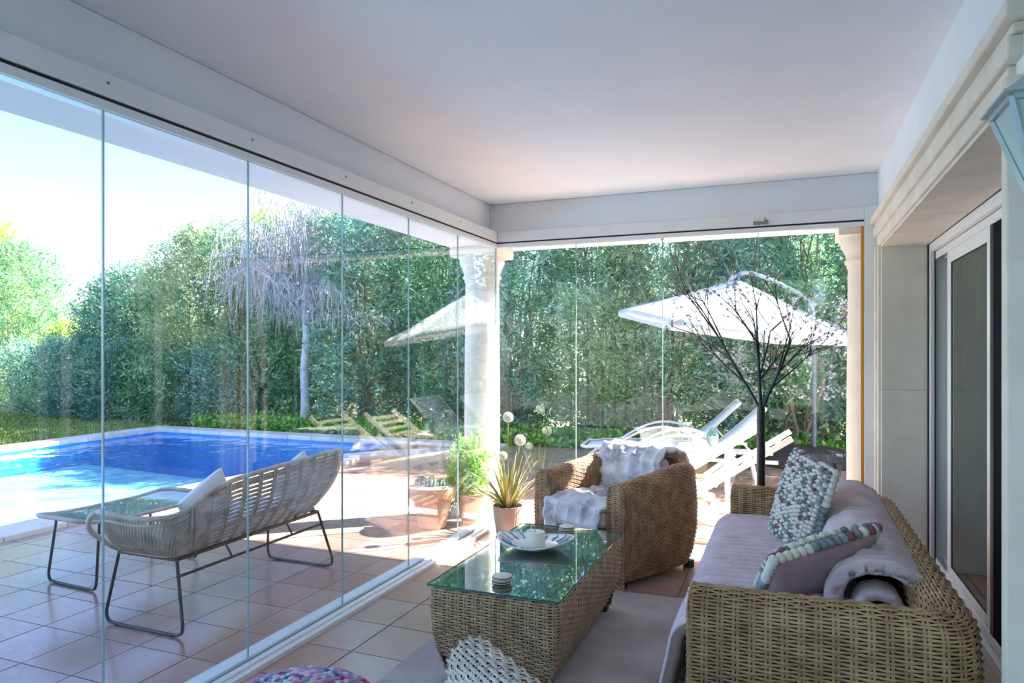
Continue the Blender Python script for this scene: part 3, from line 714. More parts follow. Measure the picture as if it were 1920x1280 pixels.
for sx in (-1, 1):
    for sy in (-1, 1): b.bar((sx*.095, sy*.095, .07), (sx*.024, sy*.024, -.17), .014, .014)
for z, r in ((.068, .095), (-.168, .025)):
    for q in range(4):
        A_ = [(-r, -r), (r, -r), (r, r), (-r, r)]; p_, q_ = A_[q], A_[(q+1) % 4]; b.bar((p_[0], p_[1], z), (q_[0], q_[1], z), .014, .016)
frus(b, -.195, .015, -.176, .026); o = b.build('frame', lm, ln, bevel=.001); o.location.x = LX
fg = mat('frosted_pane', 'a9c4c6', 'b9d0d1', rough=.25, scale=10, spec=.7)
for q in range(4):
    A_ = [(-1, -1), (1, -1), (1, 1), (-1, 1)]; (a0, a1), (b0, b1) = A_[q], A_[(q+1) % 4]
    G = np.array([[(a0*.088, a1*.088, .06), (a0*.022, a1*.022, -.16)], [(b0*.088, b1*.088, .06), (b0*.022, b1*.022, -.16)]]); o = MB().grid(G).build('pane', fg, ln, False); o.location.x = LX; md = o.modifiers.new('t', 'SOLIDIFY'); md.thickness = .002
b = MB(); b.tube([(LX, 0, .17), (LX, 0, .21), (-.0, 0, .24), (.05, 0, .2)], .008, 8); b.box(.045, -.035, .1, .0575, .035, .26)
b.build('bracket', lm, ln)
# ------------------------------------------------------------ rattan loveseat
bn = empty('rattan_loveseat', (-3.05, 3.2, 0), 0, 'grey rattan loveseat on black metal legs facing the pool on the shaded patio', 'outdoor sofa')
ox, oy = -3.05, 3.2
n = 240
def upath(pts, r):
    P = roundpath(pts, r, 14); d = np.r_[0, np.cumsum(np.linalg.norm(np.diff(P, axis=0), axis=1))]; s = np.linspace(0, d[-1], n)
    return np.stack([np.interp(s, d, P[:, k]) for k in (0, 1)], 1), d[-1]
Bp, _ = upath([(-3.22-ox, 2.63-oy), (-2.90-ox, 2.63-oy), (-2.90-ox, 3.74-oy), (-3.22-ox, 3.74-oy)], .10)
Rp, RL = upath([(-3.14-ox, 2.40-oy), (-2.72-ox, 2.40-oy), (-2.74-ox, 3.97-oy), (-3.14-ox, 3.97-oy)], .24)
uu = np.linspace(0, 1, n); e_ = np.minimum(uu, 1-uu)
rim = np.interp(uu, [0, .12, .20, .27, .36, .5, .79, .84, .9, 1], [.645, .63, .63, .71, .75, .765, .785, .76, .67, .64])
for _ in range(20): rim[1:-1] = (rim[:-2]+rim[1:-1]+rim[2:])/3
def BS(i, t):
    """point on the shell: i index along U, t 0 bottom .. 1 rim"""
    f = t**.85; p = Bp[i]*(1-f)+Rp[i]*f; bulge = math.sin(PI*t)*.035*(1 if 60 < i < 180 else 1.5)
    d = Rp[i]-Bp[i]; L = math.hypot(*d)+1e-6
    return (p[0]+d[0]/L*bulge, p[1]+d[1]/L*bulge, .385+(rim[i]-.385)*t)
def canes(name, lines, r, par, kind='stuff', nn=5):
    b = MB()
    for L in lines: b.tube(L, r, nn)
    return b.build(name, rattan, par, True, kind=kind)
canes('rim_rail', [[BS(i, 1.0) for i in range(0, n, 3)]], .014, bn, None, 8)
canes('rim_rail', [[(p[0], p[1], p[2]-.03) for p in (BS(i, .985) for i in range(4, n-4, 3))]], .008, bn, None, 6)
canes('lower_rail', [[BS(i, 0.02) for i in range(0, n, 3)]], .012, bn, None, 8)
canes('mid_rail', [[BS(i, .32) for i in range(0, n, 3)]], .008, bn, None, 6)
hz = [[BS(i, t) for i in range(46, 195, 3)] for t in np.linspace(.08, .93, 14)]
canes('back_canes', hz, .0085, bn)
for k in range(11):
    i = int(56+k*(184-56)/10)
    for di in (-1, 1):
        canes('rib', [[tuple(np.array(BS(i+di, t))+np.array((.012, 0, 0))) for t in np.linspace(0, 1, 9)]], .007, bn, None)
def smooth_(P):
    q, _ = dens(P, .015)
    for _ in range(6): q[1:-1] = (q[:-2]+q[1:-1]+q[2:])/3
    return q
def fan(side):
    L = []
    for k in range(26):
        i = 3+k*2; i2 = int(3+k*1.7)
        a = [BS(int(i2*(1-t)+i*t) if side > 0 else n-1-int(i2*(1-t)+i*t), t) for t in np.linspace(0, 1, 9)]
        L.append(a)
    return L
canes('arm_canes', fan(1), .0085, bn); canes('arm_canes', fan(-1), .0085, bn)
for i, sgn in ((0, -1), (n-1, 1)):
    R_, B_ = BS(i, 1), BS(i, 0)
    canes('arm_loop', [smooth_([R_, (R_[0]-.05, R_[1], R_[2]-.02), (R_[0]-.075, R_[1]-.0, R_[2]-.09), (R_[0]-.06, (R_[1]+B_[1])/2, B_[2]+.06), (B_[0]-.02, B_[1], B_[2]+.0), B_])], .013, bn, None, 8)
sl_ = []
for k in range(44):
    y = -.56+k*.0263; sl_.append([(-.30, y, .392), (-.1, y, .386), (.14, y, .392)])
canes('seat_canes', sl_, .009, bn)
b = MB(); b.box(-.30, -.54, .40, .10, .52, .455); o = b.build('seat_pad', mat('white_pad', 'dedede', 'ededed', rough=.9, scale=8), bn, 60, bevel=.025)
b = MB()
for (y0, dy) in ((-.60, 0), (.62, 0)):
    L_ = [(-.24, y0*.93, .375), (-.285, y0, .06), (-.27, y0, .014), (-.2, y0, .008), (.19, y0, .008), (.245, y0, .02), (.25, y0, .06), (.165, y0*.93, .375)]
    q = MB().tube(roundpath(L_, .02, 4), .0085, 8); q.build('leg_frame', blackm, bn)
    for x in (-.2, .18): MB().tube([(x, y0, 0), (x, y0, .01)], .013, 8).build('glide', blackm, bn)
b = MB()
for x in (-.24, .165): b.bar((x, -.56, .372), (x, .58, .372), .016, .016)
for y in (-.56, .58, 0): b.bar((-.24, y, .372), (.165, y, .372), .016, .016)
b.tube([(.185, -.575, .29), (.185, .597, .29)], .008, 8)
for y in (-.2, .3): b.tube([(.185, y, .29), (.165, y-.03, .37)], .006, 6)
b.build('seat_frame', blackm, bn)
lav = mat('pale_cushion', 'dedfe2', 'eceef0', rough=.9, scale=20, bump=.3, bscale=90)
for (y, lab) in ((-.22, 'pale square cushion leaning in the near half of the rattan loveseat'), (.50, 'pale square cushion leaning in the far end of the rattan loveseat')):
    c = pillow('outdoor_cushion', .31, .31, .13, lav, lav, lab, cat='cushion', group='pale cushions on the rattan loveseat')
    place(c, (ox+.02, oy+y, .575), (-.93, .0, .33), .62)

# tray table beside it
tt = empty('tray_table', (-4.02, 3.28, 0), -.05, 'low outdoor table with a glass and rattan tray top beyond the loveseat', 'table')
pth = roundpath([(-.24, -.46), (.24, -.46), (.24, .46), (-.24, .46)], .12, 8, True)
b = MB(); d_, _ = dens(pth, .02)
b.tube([(x, y, .405+.035*(abs(y)/.46)**4) for x, y in d_[:-1]], .013, 8, closed=True); b.build('tray_rim', rattan, tt, True)
k_ = len(d_)-1; G = np.array([[(x*s, y*s, .402+.03*(abs(y)*s/.46)**4) for s in np.linspace(0, .98, 6)] for x, y in d_[:-1]])
MB().grid(G, cu=True).build('woven_tray', rattan, tt, True)
G2 = G+np.array((0, 0, .006)); o = MB().grid(G2, cu=True).build('glass_top', tglass, tt, True)
for y0 in (-.36, .36):
    L_ = [(-.2, y0*.9, .40), (-.225, y0, .05), (-.21, y0, .012), (-.15, y0, .0085), (.15, y0, .0085), (.21, y0, .012), (.225, y0, .05), (.2, y0*.9, .40)]
    MB().tube(roundpath(L_, .02, 4), .0085, 8).build('leg_frame', blackm, tt)

# ------------------------------------------------------------ pool
pool = empty('swimming_pool', label='blue swimming pool with pale stone coping beyond the patio', cat='swimming pool')
wp_ = [(-5.80, -3.0), (-5.82, 5.4), (-5.55, 7.4), (-5.0, 8.2), (-4.45, 8.6), (-4.35, 9.35), (-10.6, 9.3), (-10.45, 6.0), (-10.2, -3.0)]
W_ = np.array(wp_); zw = -.05
def poly(mb, P, z, up=True): mb.add([(x, y, z) for x, y in P], [tuple(range(len(P))) if up else tuple(range(len(P)))[::-1]])
b = MB(); poly(b, W_, -1.35); k = len(W_)
b.add([(x, y, z) for x, y in W_ for z in (-1.35, .0)], [(2*i, 2*((i+1) % k), 2*((i+1) % k)+1, 2*i+1)[::-1] for i in range(k)])
b.build('basin', basin_m, pool, False)
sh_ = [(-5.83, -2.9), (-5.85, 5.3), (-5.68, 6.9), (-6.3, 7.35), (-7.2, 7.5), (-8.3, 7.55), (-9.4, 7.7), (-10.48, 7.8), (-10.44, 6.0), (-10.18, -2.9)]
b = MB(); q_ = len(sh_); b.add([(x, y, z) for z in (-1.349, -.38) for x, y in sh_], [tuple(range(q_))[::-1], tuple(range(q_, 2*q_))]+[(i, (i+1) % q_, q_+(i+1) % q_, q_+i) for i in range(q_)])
b.build('sky_reflection_shelf', mat('sky_reflection_pale', 'a9d6ec', 'd6edf6', rough=.5, scale=3), pool, False)  # pale raised slab; sky reflection on the water put into its colour and outline
b = MB(); poly(b, W_, zw); b.build('water', water_m, pool, False)
# coping stones along the edge
cent = W_.mean(0)
for i in range(k):
    a, c = W_[i], W_[(i+1) % k]; d = c-a; L = np.linalg.norm(d); d /= L; nrm = np.array((d[1], -d[0]))
    if nrm.dot(cent-a) > 0: nrm = -nrm
    m_ = max(1, round(L/.5)); wd = .35
    for q in range(m_):
        p0 = a+d*(L*q/m_+.004); p1 = a+d*(L*(q+1)/m_-.004)
        if p0[1] < .2 and p1[1] < .2: continue
        e0 = p0-d*(.13 if q == 0 and i else 0)*0; 
        mb = MB(); h = .038; zz = -.03
        V = [tuple(p0-nrm*.02)+(zz,), tuple(p1-nrm*.02)+(zz,), tuple(p1+nrm*wd)+(zz,), tuple(p0+nrm*wd)+(zz,)]
        V += [(x, y, h) for x, y, _ in V]
        mb.add(V, [(0, 3, 2, 1), (4, 5, 6, 7), (0, 1, 5, 4), (1, 2, 6, 5), (2, 3, 7, 6), (3, 0, 4, 7)]); o = mb.build('coping_stone', coping_m, pool, False, bevel=.008)
    # corner fillers
    mb = MB(); j = (i+1) % k; dn = W_[(j+1) % k]-W_[j]; dn /= np.linalg.norm(dn); n2 = np.array((dn[1], -dn[0]))
    if n2.dot(cent-W_[j]) > 0: n2 = -n2
    if c[1] > 0:
        pm_ = (nrm+n2); pm_ = pm_/np.linalg.norm(pm_)*wd/max(.5, math.cos(math.acos(max(-1, min(1, float(nrm.dot(n2)))))/2))
        pts = [c-(nrm+n2)*.01, c+nrm*wd, c+pm_, c+n2*wd]
        ar = sum(pts[q][0]*pts[(q+1) % 4][1]-pts[(q+1) % 4][0]*pts[q][1] for q in range(4))
        if ar < 0: pts = pts[::-1]
        if abs(ar) > .002:
            V = [(x, y, -.03) for x, y in pts]+[(x, y, .037) for x, y in pts]
            mb.add(V, [(3, 2, 1, 0), (4, 5, 6, 7), (0, 1, 5, 4), (1, 2, 6, 5), (2, 3, 7, 6), (3, 0, 4, 7)]); mb.build('coping_stone', coping_m, pool, False, bevel=.008)

# ground and lawn
gb = MB()
def gbox(x0, y0, x1, y1, z1=-.02, z0=-1.5): gb.box(x0, y0, z0, x1, y1, z1)
gbox(-60, 9.72, 30, 60); gbox(-60, -6, -10.95, 9.7199); gbox(4.001, 5.83, 30, 9.7199)
go = gb.build('ground', soil_m, None, False, kind='structure')
struct('patio_far_slab', MB().box(-10.949, 9.64, -.5, -4.0, 9.72, -.004), grout) if False else None
r = np.random.default_rng(12)
def grass(name, x0, x1, y0, y1, n_, seed, h=.06):
    r = np.random.default_rng(seed); C = np.stack([r.uniform(x0, x1, n_), r.uniform(y0, y1, n_), np.full(n_, -.02)], 1)
    D = np.stack([r.normal(size=n_)*.35, r.normal(size=n_)*.35, np.ones(n_)], 1)
    o = quads(name, leafquads(C, D, h, .022, seed), grass_m, None, r.uniform(0, 1, n_)); return o
setp(grass('lawn_grass', -24, -11.0, 3, 14.5, 90000, 31), 'sunlit yellow green lawn beyond the far left of the pool', 'grass')

# ------------------------------------------------------------ hedges and trees
def clumps(n_, cx, cy, rx, ry, z0, z1, seed, prof=None, inner=.45):
    r = np.random.default_rng(seed); z = r.uniform(0, 1, n_); a = r.uniform(0, 2*PI, n_); q = np.sqrt(r.uniform(inner**2, 1, n_))
    pr_ = prof(z) if prof else (1-.55*np.abs(2*z-1)**3)
    lump = 1+.16*np.sin(a*3+z*9+seed)+.10*np.sin(a*7-z*17+seed*2)
    O = np.stack([np.cos(a), np.sin(a), (z-.4)*.9], 1)
    return np.stack([cx+rx*pr_*q*lump*np.cos(a), cy+ry*pr_*q*lump*np.sin(a), z0+z*(z1-z0)*(1+.05*lump)], 1), O
def stems(parent, x, y, n_, h, spread, m, seed, r0=.03, name='trunk'):
    rr_ = random.Random(seed)
    for k in range(n_):
        a = rr_.uniform(0, 6.28); p = [(x+.15*math.cos(a), y+.15*math.sin(a), -.05)]
        for i in range(1, 6):
            f = i/5; p.append((x+spread*f*math.cos(a)+rr_.gauss(0, .06), y+spread*f*.6*math.sin(a)+rr_.gauss(0, .06), h*f))
        MB().tube(p, [r0*(1-.13*i) for i in range(6)], 6).build(name, m, parent, True)
def shrub(name, label, cat, x, y, rx, ry, z0, z1, m, seed, n_=700, per=20, Ln=.12, Wd=.028, spread=.10, prof=None, tr=bark_brown, nst=4, group=None, upb=.3, inner=.45, sh=None):
    t = empty(name, (x, y, 0), 0, label, cat, group)
    C, O = clumps(n_, 0, 0, rx, ry, z0, z1, seed, prof, inner)
    foliage('foliage', C, per, spread, Ln, Wd, m, t, seed, upb, O)
    stems(t, 0, 0, nst, (z0+z1)/2+.2*(z1-z0), rx*.5, tr, seed)
    return t
# leaf masses shared by the hedge bushes (each bush a plant of its own)
HB = [('teal', leaf_teal, 41), ('green', leaf_green, 42), ('olive', leaf_olive, 43)]
protos = []
flat = lambda z: 1-.35*np.abs(2*z-1)**6
for nm, m, sd in HB:
    protos.append(shrub('oleander_bush', 'x', 'shrub', 0, 0, 1.15, .75, .05, 4.6, m, sd, n_=640, per=21, Ln=.145, Wd=.034, spread=.10, prof=flat, nst=13, inner=.25))
spots = [(-8.9, 11.3, 1, .86), (-7.2, 11.0, 0, .90), (-5.6, 11.2, 1, .98), (-4.3, 10.9, 0, 1.0), (-3.0, 11.15, 1, 1.0), (-1.8, 11.0, 2, .96), (-.6, 11.3, 0, 1.0), (.5, 11.0, 1, 1.02), (1.6, 11.3, 0, 1.0), (2.8, 11.1, 2, 1.0), (-10.4, 11.5, 1, .84), (-10.0, 12.2, 0, .84), (4.3, 11.0, 0, 1.0), (5.8, 11.3, 1, 1.0), (7.3, 11.0, 2, 1.0), (8.9, 11.2, 0, 1.0), (-7.9, 12.6, 0, .95), (-6.3, 12.7, 1, 1.05), (-4.7, 12.5, 0, .8), (-2.3, 12.6, 0, .85), (-.0, 12.7, 1, .75), (2.3, 12.6, 0, .85)]
names = ['behind the weeping tree, left of its trunk', 'right of the weeping tree trunk', 'left of the corner column, beyond the pool', 'directly behind the corner column', 'right of the corner column', 'left of the white parasol', 'behind the white parasol, left half', 'behind the twig tree', 'behind the parasol base', 'at the right end of the back glass', 'under the left side of the weeping crown']
used = set()
for k, (x, y, p, s) in enumerate(spots):
    fr = k < 11
    lab = ('tall %s oleander bush %s' % (('teal green', 'mid green', 'pale olive')[p], names[k])) if fr else 'tall oleander bush in the rear row of the hedge, seen only through gaps'
    if p not in used: o = protos[p]; used.add(p); o.location = (x, y, 0)
    else: o = dup(protos[p], (x, y, 0), random.uniform(0, 6))
    o['label'] = lab; o['group'] = 'oleander bushes of the tall back hedge' if fr else 'rear row of the oleander hedge'
    o.rotation_euler.z = k*1.3 if p != 9 else 0; o.scale = (1.0, 1.0, s)
dome = lambda z: np.sqrt(np.clip(1-(np.clip(z, .25, 1)-.25)**2/.5625, .03, 1))
shrub('broad_tree', 'broad sage green tree beyond the pool left of the weeping tree', 'tree', -11.9, 11.6, 1.9, 1.3, .3, 3.9, leaf_olive, 51, n_=1500, per=22, Ln=.11, Wd=.03, prof=dome, nst=5, inner=.3)
shrub('round_tree', 'rounded grey green tree left of the broad sage tree', 'tree', -13.9, 11.4, 1.25, 1.1, .3, 3.15, leaf_teal, 52, n_=900, per=20, Ln=.11, Wd=.03, prof=dome, nst=3, inner=.3)
shrub('yellow_tree', 'yellow green tree top rising behind the weeping tree', 'tree', -12.2, 14.0, 1.4, 1.0, 1.2, 4.75, leaf_yel, 53, n_=700, per=20, Ln=.12, Wd=.035, prof=dome, nst=3, inner=.3)
for k, (x, y, h, m, lab) in enumerate([(-14.6, 10.6, 1.55, leaf_teal, 'low clipped dark hedge bush below the gap of sky'), (-13.2, 10.5, 1.5, leaf_teal, 'low clipped hedge bush in front of the round tree'), (-11.8, 10.5, 1.35, leaf_green, 'low clipped hedge bush at the far left corner of the pool'), (-10.4, 10.7, 1.3, leaf_teal, 'low bush behind the far coping of the pool'), (-9.75, 10.85, 1.7, leaf_green, 'low leafy bush just left of the weeping tree trunk'), (-16.2, 11.0, 1.5, leaf_teal, 'low clipped hedge bush at the left beside the lawn')]):
    shrub('hedge_bush', lab, 'shrub', x, y, .95, .6, 0, h, m, 60+k, n_=420, per=22, Ln=.10, Wd=.028, prof=flat, nst=2, group='low hedge beyond the pool')
shrub('yellow_shrub', 'sunlit yellow green shrub below the gap of sky', 'shrub', -17.2, 12.6, 1.5, 1.0, 0, 2.0, leaf_yel, 71, n_=600, per=20, prof=dome, nst=2)
shrub('feathery_tree', 'feathery bright green tree at the left edge of the picture', 'tree', -19.6, 12.6, 2.1, 1.4, 0, 4.1, leaf_green, 72, n_=1300, per=22, Ln=.16, Wd=.022, prof=dome, nst=5, inner=.3)
shrub('feathery_tree', 'second bright green tree just outside the left edge', 'tree', -22.2, 13.5, 2.2, 1.4, 0, 5.0, leaf_yel, 73, n_=1000, per=20, Ln=.16, Wd=.03, prof=dome, nst=4, inner=.3)
for k in range(4):
    shrub('far_tree', 'distant green tree far behind the hedge, only its crown in sight', 'tree', -26+k*12.5, 22+1.5*math.sin(k*2), 4.2, 2.2, .5, 4.2+.6*math.sin(k*3), leaf_olive, 80+k, n_=500, per=20, Ln=.3, Wd=.12, prof=dome, nst=2, spread=.3, inner=.3, group='distant trees')
for k, (x, sc_) in enumerate([(-9.5, 1.0), (-7.2, .95), (-4.9, 1.05), (-2.6, 1.0), (-.3, 1.0), (2.0, 1.05), (4.3, 1.0), (6.6, 1.0)]):  # unseen bushes behind the camera, added to darken reflections in the back glass
    o = dup(protos[k % 3], (x, -8.5-.4*(k % 2), 0), 1.1*k, 'unseen oleander bush added behind the viewpoint to darken reflections in the glass'); o['group'] = 'unseen bushes added to darken the glass reflections'; o.scale = (1.15, 1, sc_)
# blossoming shrub under the parasol
bs = shrub('blossom_shrub', 'shrub with small pale pink blossoms beside the parasol pole', 'shrub', .1, 10.45, 1.15, .35, .5, 2.15, leaf_green, 90, n_=260, per=10, Ln=.09, Wd=.03, nst=6)
r = np.random.default_rng(91); C, O = clumps(420, 0, -.1, 1.25, .45, .8, 2.1, 92); foliage('blossom', C, 5, .03, .045, .045, petal, bs, 93, .1)
# ground cover strip
r = np.random.default_rng(95); n_ = 1500; C = np.stack([r.uniform(-10.5, 3.5, n_), r.uniform(9.85, 10.6, n_), r.uniform(.02, .16, n_)], 1)
gc = foliage('ivy_ground_cover', C, 14, .06, .075, .06, leaf_ivy, None, 96, .5); setp(gc, 'bright green ivy ground cover along the foot of the hedge', 'ground cover')
# weeping tree
wt = empty('weeping_tree', (-8.08, 10.2, 0), 0, 'bare grey weeping tree with hanging twigs beyond the pool', 'tree')
MB().tube([(0, 0, -.05), (.02, 0, .5), (-.02, .02, 1.1), (.05, 0, 1.7), (.02, 0, 2.15), (-.1, 0, 2.6)], [.10, .08, .075, .07, .07, .05], 10).build('trunk', bark_grey, wt, True)
rr_ = random.Random(44); tw_ = MB()
def hang(p, L):
    q = [p]; x, y, z = p; dx = rr_.gauss(0, .04); 
    for i in range(5):
        z -= L/5; x += dx*.5+rr_.gauss(0, .018); y += rr_.gauss(0, .02); q.append((x, y, z))
    tw_.tube(q, [.0065, .0058, .005, .0044, .0036, .0025], 3, cap=False)
arches = [(-2.0, .1, 1.2, 2.3), (-1.6, -.3, 1.55, 2.2), (-1.1, .2, 1.85, 2.2), (-.6, -.4, 2.05, 2.3), (-.2, .3, 2.15, 2.3), (.25, -.3, 1.7, 2.2), (.6, .2, 1.2, 2.1), (.95, -.2, .7, 2.0), (1.45, 0, .15, 2.0), (-1.3, -.5, .9, 2.1), (-.8, .6, 1.3, 2.1), (-.3, -.6, .6, 2.1), (.3, .6, 1.0, 2.1), (-2.25, -.1, .75, 2.2), (-1.75, .4, 1.45, 2.2), (-.9, -.1, .55, 2.1), (.5, -.5, .5, 2.1), (-.45, .1, 1.6, 2.2)]
for (dx, dy, up, z0) in arches:
    for v in range(3):
        ex = dx*rr_.uniform(.7, 1.1)+.08; ey = dy+rr_.gauss(0, .3); uz = up*rr_.uniform(.9, 1.2)
        pts = []
        for i in range(9):
            f = i/8; pts.append((ex*f**.9, ey*f, z0-.1+uz*math.sin(min(1, f*1.15)*PI/2*1.08)-.35*max(0, f-.75)*4*f*.6))
        (MB().tube(pts, [.028*(1-.085*i) for i in range(9)], 5).build('branch', bark_grey, wt, True)) if v == 0 else tw_.tube(pts, [.014*(1-.07*i) for i in range(9)], 4)
        for q in range(19):
            f = rr_.uniform(.25, 1)*8; i0 = min(7, int(f)); a, c = pts[i0], pts[i0+1]; g = f-i0
            p = tuple(a[j]*(1-g)+c[j]*g+rr_.gauss(0, .05) for j in range(3))
            sx = rr_.choice((-1, 1)); p2 = (p[0]+sx*.12, p[1]+rr_.gauss(0, .08), p[2]+.05)
            tw_.tube([p, ((p[0]+p2[0])/2, (p[1]+p2[1])/2, p[2]+.07), p2], .006, 3, cap=False)
            hang(p2, max(.25, min(p2[2]-rr_.uniform(1.55, 2.7), rr_.uniform(.4, 1.5))))
tw_.build('hanging_twigs', bark_grey, wt, True, kind='stuff')

# ------------------------------------------------------------ parasol
canvas = mat('white_canvas', 'c6c8ca', 'd0d1d2', rough=.9, scale=3, trans=.12)
grey_metal = mat('grey_metal', '5f6a75', rough=.4, metal=.5)
ps = empty('cantilever_parasol', (.30, 9.45, 0), 0, 'white cantilever parasol with a black base beside the sun loungers', 'parasol')
pb = MB(); pb.lathe([(.5, 0), (.52, .02), (.52, .13), (.46, .2), (.2, .235), (.002, .24)], 24); pb.build('base', mat('black_plastic', '2b3138', rough=.5), ps, 30).location.x = -.1
b = MB()
for k in range(12): a = k*PI/6; b.box(.5*math.cos(a)-.03, .5*math.sin(a)-.03, .02, .5*math.cos(a)+.03, .5*math.sin(a)+.03, .1)
b.build('base_ribs', MATS['black_plastic'], ps)
Cn = Vector((-.93, -.66, 1.80)); Rm = Matrix.Rotation(math.radians(9.5), 3, Vector((math.cos(TH), math.sin(TH), 0))) @ Matrix.Rotation(math.radians(5), 3, Vector((math.sin(TH), -math.cos(TH), 0))*-1)
def cp(rad, ang, h): return tuple(Cn+Rm @ Vector((rad*math.cos(ang), rad*math.sin(ang), h)))
for k in range(8):
    a0, a1 = PI/8+k*PI/4, PI/8+(k+1)*PI/4; G = []
    for f in np.linspace(0, 1, 7):
        row = []
        for g in np.linspace(0, 1, 7):
            ra = 1.41*f*(math.cos(PI/8)/math.cos((g-.5)*PI/4)); row.append(cp(ra*(1-.03*math.sin(PI*g)*f), a0+(a1-a0)*g, .50*(1-f)**1.08-.012*math.sin(PI*g)*f))
        G.append(row)
    o = MB().grid(np.array(G)).build('canopy_panel', canvas, ps, True); md = o.modifiers.new('t', 'SOLIDIFY'); md.thickness = .003
    b = MB(); b.grid(np.array([[cp(1.41*(math.cos(PI/8)/math.cos((g-.5)*PI/4))*.985, a0+(a1-a0)*g, z) for z in (0, -.07)] for g in np.linspace(0, 1, 7)])); b.build('valance', canvas, ps, True)
    MB().tube([cp(.05, a0, .46), cp(1.39, a0, -.01)], .009, 6).build('rib', grey_metal, ps)
Pt = Vector(cp(0, 0, .57))
MB().tube([cp(0, 0, .2), cp(0, 0, .45), tuple(Pt)], .025, 10).build('hub', grey_metal, ps)
MB().tube([(0, 0, .2), (0, 0, 1.2), (0, .02, 1.75)], .03, 12).build('pole', grey_metal, ps)
MB().tube(roundpath([(0, .02, 1.70), (.0, .05, 2.05), tuple(Vector((0, .05, 2.15)).lerp(Pt, .5)+Vector((0, 0, .02))), tuple(Pt+Vector((0, 0, .06))), tuple(Pt-Vector((.06, 0, .02)))], .25, 8), .026, 10).build('arm', mat('pale_metal', 'aeb9c2', rough=.3, metal=.4), ps)

# ------------------------------------------------------------ loungers, chairs, little table
wm = mat('white_frame', 'f2f2f0', rough=.45); slg = mat('white_sling', 'dfe5ea', 'e9eef2', rough=.8, scale=5, bump=.1, bscale=200)
def lounger(loc, rz, lab):
    t = empty('sun_lounger', loc, rz, lab, 'sun lounger', group='white sun loungers under the parasol')
    sp = [(0, .27), (.35, .30), (.8, .30), (1.18, .29)]; bk_ = [(1.20, .31), (1.5, .56), (1.78, .83)]
    for nm, P_ in (('seat_sling', sp), ('backrest_sling', bk_)):
        d_, _ = dens(P_, .08); o = MB().grid(np.array([[(x, y, z) for y in (-.29, 0, .29)] for x, z in d_]), flip=True).build(nm, slg, t, True); md = o.modifiers.new('t', 'SOLIDIFY'); md.thickness = .012
    for y in (-.31, .31):
        MB().tube([(x, y, z) for x, z in [(-.05, .285)]+sp+[(1.9, .29)]], .02, 8).build('side_rail', wm, t)
        MB().tube([(x, y, z) for x, z in bk_], .017, 8).build('back_rail', wm, t)
        MB().tube([(.35+1.15*f, y*1.04, .30+.24*math.sin(PI*f)) for f in np.linspace(0, 1, 14)], .015, 8).build('arm_arch', wm, t)
        for x in (.25, 1.65): MB().tube([(x, y, .29), (x+(.06 if x > 1 else -.06), y, 0)], .018, 8).build('leg', wm, t)
    MB().tube([(-.05, -.31, .285), (-.05, .31, .285)], .018, 8).build('cross_bar', wm, t)
    MB().tube([(1.78, -.31, .83), (1.78, .31, .83)], .017, 8).build('cross_bar', wm, t)
    MB().tube([(1.5, -.28, .55), (1.72, -.28, .29)], .01, 6).build('prop', wm, t)
    return t
lounger((-2.32, 8.45, 0), .12, 'white sun lounger furthest back under the parasol'); lounger((-2.02, 7.70, 0), .10, 'white sun lounger nearer the small white table')
st = empty('side_table', (-.78, 7.12, 0), .1, 'small white side table carrying the little succulent pot', 'side table')
MB().box(-.26, -.24, .46, .26, .24, .49).build('table_top', wm, st, bevel=.006)
for x in (-.22, .22):
    for y in (-.2, .2): MB().box(x-.022, y-.022, 0, x+.022, y+.022, .46).build('leg', wm, st)
MB().box(-.2, -.215, .2, .2, -.19, .24).build('shelf_rail', wm, st)
sp_ = empty('succulent_pot', (-.70, 7.15, .4905), 0, 'tiny grey pot with a blue-green succulent on the white side table', 'potted plant')
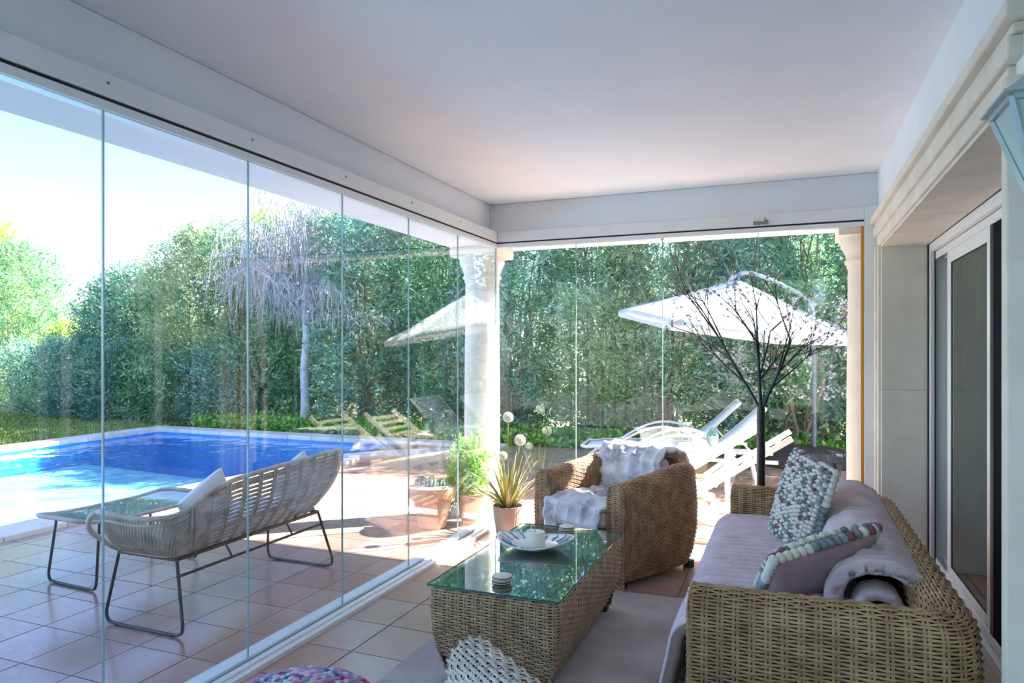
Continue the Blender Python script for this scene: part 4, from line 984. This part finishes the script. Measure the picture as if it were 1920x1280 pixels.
MB().lathe([(.045, 0), (.05, .01), (.055, .1), (.05, .102), (.045, .09), (.002, .09)], 20).build('pot', mat('grey_pot', '8b979d', 'a3aeb3', rough=.7, scale=12), sp_)
b = MB()
for ring in range(4):
    for q in range(8):
        t = 2*PI*(q+.5*ring)/8; b.ball((.045*(1-ring*.22)*math.cos(t), .045*(1-ring*.22)*math.sin(t), .105+ring*.018), (.012, .012, .022), 6, 4)
b.build('rosette', mat('blue_succulent', '5b8c8c', '87b0ab', rough=.6, scale=20), sp_, True)
sand = mat('cream_sling', 'cdb694', 'dcc8a8', rough=.8, scale=5); woodw = mat('white_painted_wood', 'f0eeea', rough=.6)
def deckchair(loc, rz, lab):
    t = empty('folding_deck_chair', loc, rz, lab, 'deck chair', group='slatted folding deck chairs outside')
    for y in (-.27, .27):
        MB().bar((-.05, y, .16), (.82, y, .74), .022, .045).build('back_rail', woodw, t)
        MB().bar((-.62, y*.93, .40), (.22, y*.93, .24), .022, .045).build('seat_rail', woodw, t)
        MB().bar((-.45, y*.86, .38), (.42, y*.86, .0), .022, .04).build('leg', woodw, t)
        MB().bar((.36, y*1.07, .52), (-.28, y*1.07, .0), .022, .04).build('leg', woodw, t)
    for k in range(9):
        f = .12+k*.095; MB().box(-.02, -.265, -.006, .02, .265, .006, Matrix.Translation((-.05+.87*f, 0, .16+.58*f+.02)) @ Matrix.Rotation(-math.radians(33.7), 4, 'Y')).build('slat', sand, t)
    for k in range(7):
        f = .04+k*.13; MB().box(-.035, -.25, -.006, .035, .25, .006, Matrix.Translation((-.62+.84*f, 0, .425-.16*f)) @ Matrix.Rotation(math.radians(11), 4, 'Y')).build('slat', sand, t)
    for x, z in ((.42, .02), (-.28, .02)): MB().bar((x, -.27, z), (x, .27, z), .02, .035).build('cross_bar', woodw, t)
    return t
deckchair((-1.08, 6.72, 0), .05, 'folding deck chair with slatted back, the one nearer the side table'); deckchair((-.80, 6.15, 0), .02, 'folding deck chair with slatted back, the one nearer the glass')

# roof covers and house parts beyond the frame that the place implies
for o in list(COL.objects):
    if o.type == 'MESH': o.data.update()
bpy.context.view_layer.update()
